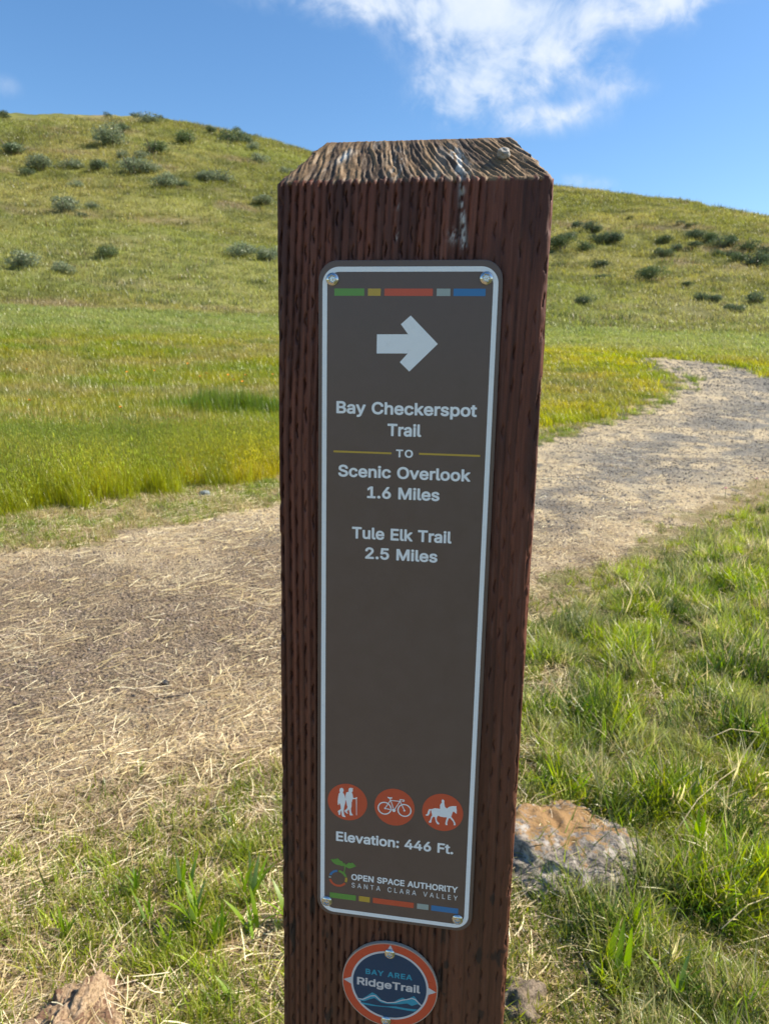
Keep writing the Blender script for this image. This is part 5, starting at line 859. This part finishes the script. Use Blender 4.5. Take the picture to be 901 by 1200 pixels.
# --- rough grass on the hillside
x, y, r = sample(60000, 54, 215, .6)
d0 = terrain(x, y)
base, _, _ = groundcol(x, y); m = len(x)
pn = fbm(x*.25, y*.5, 352)
gch = base*(1.0+RNG.normal(0, .15, (m, 1)))*np.where(RNG.uniform(0, 1, m) < .20+.2*(pn > .55), .60, 1.1)[:, None]
s1 = RNG.uniform(.8, 2.0, m)*(.8+.006*r)
scatter('hill_grass', 'far', x, y, gh(x, y)-.05, rots(m, .1), np.stack([s1*1.5, s1*1.5, s1*.62], -1), gch, 'rough olive grass covering the hillside', 'grass')

x, y, r = sample(6000, 56, 205, .6); cl = fbm(x*.07, y*.12, 361, 4, .6); k = RNG.uniform(0, 1, len(x)) < ss(cl, .50, .64); x, y, r = x[k], y[k], r[k]; m = len(x)
s1 = RNG.uniform(1.2, 3.2, m)*(.6+.005*r)
scatter('tussock', 'far', x, y, gh(x, y)-.05, rots(m, .1), np.stack([s1*1.4, s1*1.4, s1*.8], -1), gcolmix(m, [(.075, .10, .03), (.12, .14, .05), (.16, .12, .07)], [4, 3, 1.5]), 'dark low tussocks and weeds mottling the hillside', 'grass')
# ---------------------------------------------------------------- shrubs on the hill
def shrub_mesh(name, seed, mat):
    g = np.random.default_rng(seed); lobes = []
    for _ in range(9):
        a = g.uniform(0, 6.28); d = g.uniform(0, .36); lobes.append((d*math.cos(a), d*math.sin(a)*.8, g.uniform(.18, .42), g.uniform(.16, .27)))
    V = []; F = []; ti = []
    for _ in range(1900):
        lx, ly, lz, lr = lobes[g.integers(0, len(lobes))]
        d = g.normal(size=3); d /= np.linalg.norm(d); rad = lr*g.uniform(.55, 1.08)
        c = np.array((lx, ly, lz))+d*rad*np.array((1, 1, .85))
        if c[2] < 0: c[2] = abs(c[2])*.3
        nrm = d*.6+g.normal(size=3)*.5; nrm /= np.linalg.norm(nrm); t = np.cross(nrm, g.normal(size=3)); t /= np.linalg.norm(t); b = np.cross(nrm, t); s = g.uniform(.013, .032)
        k = len(V); V += [c-t*s, c-b*s*.6, c+t*s*1.3, c+b*s*.6]; F.append((k, k+1, k+2, k+3)); ti += [g.uniform()]*4
    me = mesh_np(name, V, np.array(F), mat); attr(me, 'tint', ti); attr(me, 'along', np.zeros(len(V))); return me
SHM = [leafmat('sage_leaf', (.21, .245, .15), .25, var=.3, gloss=.02), leafmat('dark_leaf', (.11, .145, .08), .2, var=.35, gloss=.02), leafmat('green_leaf', (.12, .155, .07), .2, var=.35, gloss=.02)]
SHV = {(c, i): shrub_mesh('shrub_foliage', 400+i+c*10, SHM[c]) for c in range(3) for i in range(4)}
def stems_mesh():
    V = []; F = []
    g = np.random.default_rng(3)
    for _ in range(6):
        a = g.uniform(0, 6.28); e = (.3*math.cos(a), .3*math.sin(a), .42); b = len(V)
        for (cx_, c2, cz, w) in ((0, 0, -.08, .02), (e[0]*.5, e[1]*.5, .2, .014), (*e, .006)):
            V += [(cx_-w, c2, cz), (cx_+w, c2-w, cz), (cx_, c2+w, cz)]
        for s in (0, 3):
            for q in range(3): F.append((b+s+q, b+s+(q+1) % 3, b+s+3+(q+1) % 3, b+s+3+q))
    return mesh_np('shrub_stems', V, F, simple('shrub_bark', (.16, .13, .10), .9))
STEM = stems_mesh()
SHRUBS = [
(-127.5, 179.3, 3.86, 1, 'small dark shrub on the skyline at the far left edge', None),
(-105.0, 191.0, 2.74, 1, 'small round shrub on the left skyline, first of the two close together', None),
(-99.7, 195.4, 3.04, 1, 'small round shrub on the left skyline, second of the two close together', None),
(-93.3, 197.4, 1.93, 1, 'tiniest shrub on the left skyline, just below its highest stretch', None),
(-90.5, 184.6, 6.21, 0, "wide low sage shrub just under the left hill's highest skyline", None),
(-88.7, 167.8, 5.24, 1, 'dark shrub lower left of the wide one under the skyline', None),
(-73.8, 183.9, 3.49, 1, 'lone dark shrub near the crest midway between skyline pairs', None),
(-73.9, 202.6, 3.8, 1, 'largest shrub standing out on the skyline above the dip towards the post', None),
(-70.7, 202.6, 2.16, 1, 'small shrub on the skyline beside the largest one there', None),
(-68.6, 202.9, 2.15, 1, 'last small shrub on the skyline before it slopes to the post', None),
(-83.2, 152.3, 8.67, 0, 'broadest pale sage shrub high on the left hill', None),
(-70.7, 163.3, 5.8, 2, 'rounded grey-green shrub standing alone high on the left hill', None),
(-65.3, 176.6, 6.61, 1, 'left shrub of the touching pair high on the slope near the post', None),
(-63.1, 180.7, 4.32, 1, 'right shrub of the touching pair high on the slope near the post', None),
(-58.8, 173.1, 3.66, 0, 'sage shrub tucked under the right end of the touching pair', None),
(-72.6, 148.9, 5.79, 2, 'grey-green shrub below and right of the broadest sage shrub', None),
(-72.3, 143.5, 3.6, 0, 'small shrub against the lower left of the grey-green one in mid-slope', None),
(-76.5, 143.5, 3.24, 0, 'narrow pale shrub just under the broadest sage shrub', None),
(-52.6, 157.9, 4.15, 0, 'single rounded shrub on the open slope below the touching pair', None),
(-83.8, 127.7, 5.29, 0, 'dark-shadowed shrub leftmost in the mid-slope row of the left hill', None),
(-83.9, 123.5, 2.58, 1, 'small dark shrub at the left foot of the leftmost one in the mid-slope row', None),
(-80.0, 131.5, 4.58, 0, 'pale shrub second in the mid-slope row of the left hill', None),
(-74.1, 130.5, 4.46, 1, 'dark green shrub third in the mid-slope row', None),
(-67.6, 130.9, 6.58, 0, 'large wide shrub at the centre of the mid-slope row', None),
(-65.3, 132.7, 4.04, 0, 'shrub grown against the right side of the large wide one in the mid-slope row', None),
(-52.5, 134.7, 6.1, 0, 'long pale shrub at the right end of the reddish bank', None),
(-55.4, 133.3, 3.22, 0, 'small shrub touching the left end of the long pale one by the bank', None),
(-58.3, 124.2, 5.09, 0, 'sage shrub at the left end of the reddish bank', None),
(-56.2, 126.7, 2.75, 1, 'small dark shrub on the reddish bank between the two larger ones', None),
(-71.7, 118.5, 3.42, 0, 'lone small pale shrub just below the mid-slope row at left', None),
(-45.9, 154.5, 3.21, 0, 'shrub half hidden by the top left corner of the post', None),
(-65.4, 105.5, 2.44, 0, 'small pale shrub above the little trio on the lower left slope', None),
(-62.9, 100.7, 4.08, 0, 'largest of the little trio on the lower left slope', None),
(-59.6, 99.6, 1.99, 1, 'smallest dark shrub of the little trio on the lower left slope', None),
(-60.8, 104.9, 2.68, 0, 'round pale shrub right of the little trio', None),
(-40.1, 123.2, 3.84, 0, 'faint round shrub left of the post at mid height of the hill', None),
(-44.6, 64.1, 3.23, 0, 'large dark-based shrub near the foot of the hill at far left', None),
(-41.4, 65.1, 2.44, 0, 'grey-green shrub near the foot of the hill, right of the large dark-based one', None),
(-41.9, 73.7, 2.69, 2, 'low green shrub alone on the lower middle of the left slope', None),
(-30.3, 83.8, 3.26, 0, "pale bush left of the pair beside the post's left edge", None),
(-27.2, 84.1, 3.45, 0, "bush right of the pair, touching the post's left edge", None),
(-97.2, 138.7, 6.31, 1, 'wide low dark shrub at the far left under the skyline', None),
(11.5, 120.8, 2.09, 1, 'dark round shrub topmost beside the post on the right slope', None),
(13.2, 116.0, 2.58, 1, 'shrub just right of the topmost one beside the post', None),
(14.0, 109.5, 2.97, 1, 'left part of the wide double shrub on the right slope', None),
(15.7, 109.5, 2.71, 1, 'right part of the wide double shrub on the right slope', None),
(9.4, 110.9, 2.18, 1, "faint shrub above the big dark one at the post's right edge", None),
(8.1, 104.3, 3.07, 2, 'big dark green shrub touching the right edge of the post', None),
(11.2, 103.4, 2.29, 2, "dark round shrub right of the big one at the post's edge", None),
(12.4, 96.0, 1.77, 1, "small dark shrub alone under the pair near the post's right edge", None),
(11.5, 87.1, 1.5, 1, 'low brownish shrub lowest in the column right of the post', None),
(16.8, 86.6, 2.57, 2, 'largest round dark shrub alone at the centre of the right slope', None),
(20.7, 100.8, 1.88, 1, 'flat shrub above the largest round one on the right slope', None),
(22.2, 108.7, 2.44, 2, 'low dark shrub left of the dense patch on the right slope', None),
(26.6, 119.7, 1.2, 1, 'left of the three tiny dark shrubs in a short row above the dense patch', None),
(27.3, 118.3, 1.19, 2, 'middle of the three tiny dark shrubs in a short row above the dense patch', None),
(28.8, 120.2, 0.91, 2, 'right of the three tiny dark shrubs in a short row above the dense patch', None),
(23.4, 105.4, 1.58, 1, 'first small shrub at the lower left end of the dense dark patch', None),
(26.9, 110.7, 2.51, 1, 'shrub at the upper left corner of the dense dark patch on the right slope', None),
(28.3, 109.9, 2.22, 2, 'second shrub along the top of the dense dark patch', None),
(29.7, 107.3, 2.99, 1, 'wide shrub in the middle of the top row of the dense dark patch', None),
(31.0, 108.0, 1.92, 2, 'shrub ending the top row of the dense dark patch on its right', None),
(28.0, 102.1, 1.81, 2, "left shrub of the close pair under the dense patch's top row", None),
(29.2, 102.3, 1.56, 1, "right shrub of the close pair under the dense patch's top row", None),
(31.8, 104.3, 2.66, 2, 'large shrub right of centre in the dense dark patch', None),
(34.1, 104.1, 1.87, 1, 'shrub at the upper right end of the dense patch, near the picture edge', None),
(29.6, 97.9, 2.24, 2, 'shrub at the lower middle of the dense dark patch', None),
(30.8, 96.1, 2.95, 1, 'largest and lowest shrub of the dense dark patch', None),
(32.9, 99.5, 1.53, 1, "small shrub at the right edge, just above the patch's lowest shrub", None),
(19.1, 74.0, 1.49, 1, 'left shrub of the pair low on the right slope', None),
(19.9, 72.3, 1.64, 1, 'right shrub of the pair low on the right slope', None),
(23.7, 73.4, 1.68, 1, 'dark round shrub low near the right edge of the picture', None),
(19.9, 66.5, 1.52, 1, 'dark shrub lowest on the right slope', None),
(7.6, 69.3, 1.52, 1, 'low green shrub near the foot of the right slope by the post', None),
(25.7, 105.6, 1.59, 1, 'small shrub tucked under the upper left corner of the dense dark patch', None),
(19.5, 81.5, 1.02, 2, 'tiny brownish shrub midway down the right slope', None),
(25.5, 127.0, 0.96, 1, 'tiny faint shrub highest on the open right slope', None),
(20.3, 126.7, 1.26, 2, 'small faint shrub under the skyline just right of the post', None)]
for i, (x_, y_, w_, kind, lab, grp) in enumerate(SHRUBS):
    root = empty('shrub', (x_, y_, float(gh(x_, y_))-.08*w_), random.uniform(0, 6.28))
    tag(root, lab, 'shrub', grp)
    w_ *= 1.2 if x_ < 0 else 1.45
    fo = mobj('foliage', SHV[(kind, i % 4)], root); fo.scale = (w_*random.uniform(.9, 1.1), w_*random.uniform(.9, 1.1), w_*random.uniform(.62, .85))
    st = mobj('stems', STEM, root); st.scale = (w_, w_, w_*.9)

# ---------------------------------------------------------------- rocks, clod, twig
def rockmat(name, c1_, c2_, patch=None, patch2=None, sc=14):
    m, nt, out = newmat(name); p = nd(nt, 'ShaderNodeBsdfPrincipled', i_Roughness=0.9); p.inputs['Specular IOR Level'].default_value = .2
    g = nd(nt, 'ShaderNodeTexCoord')
    def noise_(s, d=6, r_=.65, off=0):
        mp = nd(nt, 'ShaderNodeMapping'); mp.inputs['Location'].default_value = (off, off*.7, 0); nt.links.new(g.outputs['Object'], mp.inputs[0])
        n = nd(nt, 'ShaderNodeTexNoise', i_Scale=s, i_Detail=float(d), i_Roughness=r_); nt.links.new(mp.outputs[0], n.inputs['Vector']); return n.outputs[0]
    def mix_(f, a, b):
        q = nd(nt, 'ShaderNodeMix', data_type='RGBA')
        nt.links.new(f, q.inputs[0])
        for v, i_ in ((a, 6), (b, 7)):
            if isinstance(v, tuple): q.inputs[i_].default_value = (*v, 1)
            else: nt.links.new(v, q.inputs[i_])
        return q.outputs[2]
    def step(v, a, b):
        q = nd(nt, 'ShaderNodeMapRange', interpolation_type='SMOOTHSTEP'); q.inputs['From Min'].default_value = a; q.inputs['From Max'].default_value = b; nt.links.new(v, q.inputs['Value']); return q.outputs[0]
    c = mix_(step(noise_(sc), .35, .65), c1_, c2_)
    c = mix_(mth(nt, 'MULTIPLY', step(noise_(sc*6, off=3), .45, .62), .8), c, tuple(v*.45 for v in c1_))
    if patch2: c = mix_(step(noise_(sc*1.3, off=5), .5, .6), c, patch2)
    if patch: 
        pc, pos, rad = patch
        ds = nd(nt, 'ShaderNodeVectorMath', operation='DISTANCE'); nt.links.new(g.outputs['Object'], ds.inputs[0]); ds.inputs[1].default_value = pos
        f = mth(nt, 'SUBTRACT', 1.0, mth(nt, 'DIVIDE', ds.outputs['Value'], rad)); f = mth(nt, 'ADD', f, mth(nt, 'MULTIPLY', mth(nt, 'SUBTRACT', noise_(34, 8, .7, 1), .5), 4.2))
        c = mix_(mth(nt, 'MULTIPLY', step(f, .05, .4), .9), c, mix_(noise_(60), pc, tuple(v*.6 for v in pc)))
    nt.links.new(c, p.inputs['Base Color'])
    b = nd(nt, 'ShaderNodeBump', i_Strength=1.0, i_Distance=.008); nt.links.new(noise_(140, 8, .75), b.inputs['Height']); nt.links.new(b.outputs[0], p.inputs['Normal'])
    nt.links.new(p.outputs[0], out.inputs[0]); return m
def rock(name, loc, size, seed, mat, label, cat='rock', sub=5, rough=.25, freq=1.6, rz=0, fine=.10, facet=0.0):
    bm = bmesh.new(); bmesh.ops.create_icosphere(bm, subdivisions=sub, radius=1)
    off = Vector((seed*3.1, seed*1.7, seed*.9))
    for v in bm.verts:
        d = v.co.normalized(); f = 1+rough*mnoise.noise(d*freq+off)
        if facet: f -= facet*abs(mnoise.noise(d*3.2-off))
        co = Vector((d.x*f*size[0], d.y*f*size[1], d.z*f*size[2])); ms = (size[0]+size[1]+size[2])/3; q_ = co/ms
        nn_ = Vector((d.x/size[0], d.y/size[1], d.z/size[2])).normalized()
        v.co = co+nn_*ms*fine*(mnoise.fractal(q_*3.5+off, .9, 2.1, 6)+.5*(.5-abs(mnoise.noise(q_*4.5-off))*2))
    me = bpy.data.meshes.new(name); bm.to_mesh(me); bm.free(); me.materials.append(mat); me.polygons.foreach_set('use_smooth', np.ones(len(me.polygons), bool))
    o = mobj(name, me, None, (loc[0], loc[1], float(gh(loc[0], loc[1]))+loc[2])); o.rotation_euler = (0, 0, rz)
    tag(o, label, cat); return o
rock('rock', (.265, 1.25, .004), (.20, .19, .072), 3, rockmat('lichen_rock', (.20, .18, .16), (.40, .34, .28), ((.46, .27, .11), (-.05, .06, .05), .15), (.50, .45, .39), 22), 'grey rock with an orange lichen patch in the grass just right of the post', rough=.25, fine=.075, facet=.2, rz=-.5, sub=6)
rock('rock', (-.63, .60, -.008), (.072, .10, .076), 8, rockmat('red_clod', (.42, .28, .16), (.62, .45, .29), None, (.22, .125, .08), 30), 'reddish brown lump of rock in the dry grass at the bottom left', rough=.45, fine=.11, facet=.2, sub=6)
rock('rock', (.145, .79, -.01), (.055, .05, .05), 5, rockmat('tan_rock', (.26, .20, .14), (.38, .30, .22)), 'small tan stone half buried beside the foot of the post', sub=4, rough=.3, fine=.2)
rock('stone', (-2.74, 6.2, .015), (.06, .05, .045), 12, rockmat('blue_stone', (.20, .235, .22), (.27, .30, .29)), 'small blue-grey stone on the mown strip at the edge of the tall grass', 'stone', sub=3)
rock('stone', (-1.13, 1.98, .005), (.017, .014, .012), 14, rockmat('dark_stone', (.06, .06, .065), (.10, .10, .105)), 'small dark stone lying alone on the brown part of the trail', 'stone', sub=3, facet=.3)
rock('stone', (-1.19, 1.86, .003), (.010, .008, .007), 15, bpy.data.materials['dark_stone'], 'tiny dark stone on the trail just nearer than the dark twig', 'stone', sub=2, facet=.3)
def stalk(name, pts, r0, r1, mat, label, cat):
    V = []; F = []; n = len(pts); k = 6
    for i, p in enumerate(pts):
        t = i/(n-1); r = r0+(r1-r0)*t
        for q in range(k): a = 2*math.pi*q/k; V.append((p[0]+r*math.cos(a)*.7, p[1]+r*math.cos(a)*-.5, p[2]+r*math.sin(a)))
    for i in range(n-1):
        for q in range(k): F.append((i*k+q, i*k+(q+1) % k, (i+1)*k+(q+1) % k, (i+1)*k+q))
    F.append(tuple(range(k))[::-1]); F.append(tuple((n-1)*k+q for q in range(k)))
    V = np.array(V); c = V.mean(0); me = mesh_np(name, V-c, F, mat, True); attr(me, 'tint', np.full(len(V), .5)); o = mobj(name, me, None, c); tag(o, label, cat); return o
def gz(x, y, h): return (x, y, float(gh(x, y))+h)
stalk('twig', [gz(-1.10, 1.84, .006), gz(-1.04, 1.87, .011), gz(-.99, 1.93, .009), gz(-.94, 1.96, .008)], .0035, .0018, simple('twig_bark', (.05, .04, .035), .8), 'thin dark twig lying on the trail left of the post', 'twig')
DS = simple('dry_stalk', (.42, .35, .20), .6, noise_amt=.2, nscale=80)
stalk('dry_stalk', [gz(.54, 1.31, .05), gz(.62, 1.42, .085), gz(.70, 1.51, .10), gz(.77, 1.59, .09)], .0015, .0009, DS, 'pale dry stalk lying across the grass up and right of the lichen rock', 'stalk')
stalk('dry_stalk', [gz(.53, 1.22, .05), gz(.57, 1.15, .07), gz(.61, 1.08, .06), gz(.66, 1.0, .045)], .0016, .001, DS, 'pale dry stalk slanting down to the right below the lichen rock', 'stalk')
stalk('dry_stalk', [gz(.72, 1.71, .11), gz(.80, 1.76, .12), gz(.90, 1.80, .10)], .0016, .001, DS, 'short pale stalk in the verge, farthest of the four loose stalks', 'stalk')
stalk('dry_stalk', [gz(.56, 1.00, .05), gz(.63, 1.06, .07), gz(.72, 1.11, .06)], .0015, .0009, DS, 'pale dry stalk lying nearly level near the right edge of the picture', 'stalk')
# broad-bladed grass plants near the camera: each blade its own part
BM_ = leafmat('broad_blade', (.19, .28, .018), .45, var=.3, gloss=.02); BM2 = leafmat('blue_blade', (.17, .26, .07), .4, var=.25, gloss=.03)
def blade_mesh(seed, mat):
    g = np.random.default_rng(seed); L = 1.0; seg = 9; V = []; F = []; th = g.uniform(.08, .45); cu = g.uniform(.1, .9); x = z = 0; tw = g.uniform(-.5, .5)
    for s in range(seg+1):
        k = s/seg; w = 0.036*(math.sin(math.pi*min(1, .22+.78*k))**.8)+.002 if k < 1 else .001; a = tw*k
        cxn, cyn = math.sin(a)*w, math.cos(a)*w
        V += [(x-cxn, -cyn, z), (x-.25*w*math.cos(th), 0, z-.25*w+.004), (x+cxn, cyn, z)]
        x += math.sin(th)*L/seg; z += math.cos(th)*L/seg; th += cu/seg
    for s in range(seg):
        b = 3*s; F += [(b, b+1, b+4, b+3), (b+1, b+2, b+5, b+4)]
    me = mesh_np('blade', V, np.array(F), mat, True); attr(me, 'tint', np.full(len(V), g.uniform(.2, .9))); attr(me, 'along', np.zeros(len(V))); return me
BLD = [blade_mesh(500+i, BM_) for i in range(7)]+[blade_mesh(520+i, BM2) for i in range(3)]
TUFTS = [(-.78, .79, 4, .075, 'small grass plant with short green blades just above the reddish rock'),
 (-.63, .86, 5, .09, 'grass plant with thin spreading blades above the reddish rock'),
 (-.53, .87, 8, .125, 'tallest broad-bladed green grass plant in the lower left, middle one of its cluster'),
 (-.44, .95, 6, .115, 'upright broad-bladed green grass plant between the tall cluster and the post'),
 (-.47, .83, 6, .09, 'low broad-bladed grass plant in front of the upright one left of the post'),
 (-.33, .90, 5, .10, 'green grass plant with spread blades nearest the left edge of the post'),
 (-.38, .70, 3, .07, 'tiny grass sprout near the bottom edge, left of the round badge'),
 (-.80, 1.02, 4, .06, 'short grass plant at the left, at the ragged near edge of the trail'),
 (-.60, .95, 6, .10, 'thin-bladed grass plant just behind the tallest cluster, up and to its left'),
 (-.56, .80, 5, .085, 'small leaning grass plant directly below the tallest cluster'),
 (-.70, .93, 5, .08, 'short grass plant left of the clusters, on brown thatch'),
 (-.41, .87, 5, .10, 'bluish green grass plant halfway between the clusters and the post'),
 (.385, 1.00, 4, .12, 'tall leaning bright green grass plant right of the post, below the lichen rock'),
 (.33, .87, 4, .12, 'bright green grass plant with long blades at the bottom right of the post'),
 (.52, 1.13, 5, .11, 'bright green grass plant in the verge right of the lichen rock'),
 (.44, .84, 5, .10, 'green grass plant lowest in the bottom right verge'),
 (.60, 1.30, 5, .12, 'broad green grass plant above the pale stalk right of the lichen rock')]
for i, (x_, y_, nb, L_, lab) in enumerate(TUFTS):
    root = empty('grass_plant', (x_, y_, float(gh(x_, y_))+.004)); tag(root, lab, 'grass plant')
    for b in range(nb*2):
        o = mobj('blade', BLD[(i*3+b) % len(BLD)], root, (random.gauss(0, .008), random.gauss(0, .008), -.004)); o.rotation_euler = (0, 0, random.uniform(0, 6.28)); s = L_*random.uniform(.6, 1.15); o.scale = (s, s*random.uniform(1.0, 1.5), s)
# poppies and two pink flowers
def flower_mesh(r_, mat, nm):
    V = [(0, 0, 0)]; F = []
    for k in range(20):
        a = 2*math.pi*k/20; q = 1 if k % 5 else .72; V.append((r_*q*math.cos(a), r_*q*math.sin(a), r_*(.75 if k % 5 else .6)))
    for k in range(20): F.append((0, 1+k, 1+(k+1) % 20))
    return mesh_np(nm, V, F, mat, True)
OR_ = simple('poppy_petal', (.85, .28, .01), .6); PK_ = simple('pink_petal', (.75, .30, .42), .6); GSM = simple('flower_stem', (.10, .17, .03), .7)
FM = flower_mesh(.042, OR_, 'petals'); FP = flower_mesh(.016, PK_, 'petals')
stm = mesh_np('flower_stem', [(-.003, -.002, -.5), (.003, -.002, -.5), (0, .003, -.5), (-.002, -.001, 0), (.002, -.001, 0), (0, .002, 0)], [(0, 1, 4, 3), (1, 2, 5, 4), (2, 0, 3, 5)], GSM)
for x_, y_ in [(-11.58, 21.19), (-11.15, 22.2), (-9.31, 21.59), (-8.63, 22.3), (-7.82, 20.65), (-7.43, 20.33), (-8.14, 22.56), (-9.48, 13.23), (-7.22, 12.79), (-11.25, 25.09), (-7.4, 23.19), (-14.73, 20.7), (-9.45, 22.49)]:
    root = empty('poppy_flower', (x_, y_, float(gh(x_, y_))+.36)); tag(root, 'tiny orange poppy standing in the tall meadow grass', 'poppy', 'orange poppies in the meadow')
    o = mobj('petals', FM, root); o.rotation_euler = (random.uniform(0, .6), 0, 0); mobj('stem', stm, root)
for (x_, y_), lab in (((2.45, 7.35), 'pink flower at the edge of the green verge, nearer of the two'), ((3.03, 8.2), 'pink flower at the edge of the green verge, farther of the two')):
    root = empty('pink_flower', (x_, y_, float(gh(x_, y_))+.10)); tag(root, lab, 'flower'); mobj('petals', FP, root); s = mobj('stem', stm, root); s.scale = (1, 1, .25)
pt = mobj('petal', flower_mesh(.009, simple('red_petal', (.65, .05, .09), .5), 'petal'), None, gz(-.835, .66, .02)); pt.rotation_euler = (.6, .3, 0); tag(pt, 'small crimson petal in the straw at the left edge near the bottom', 'petal')
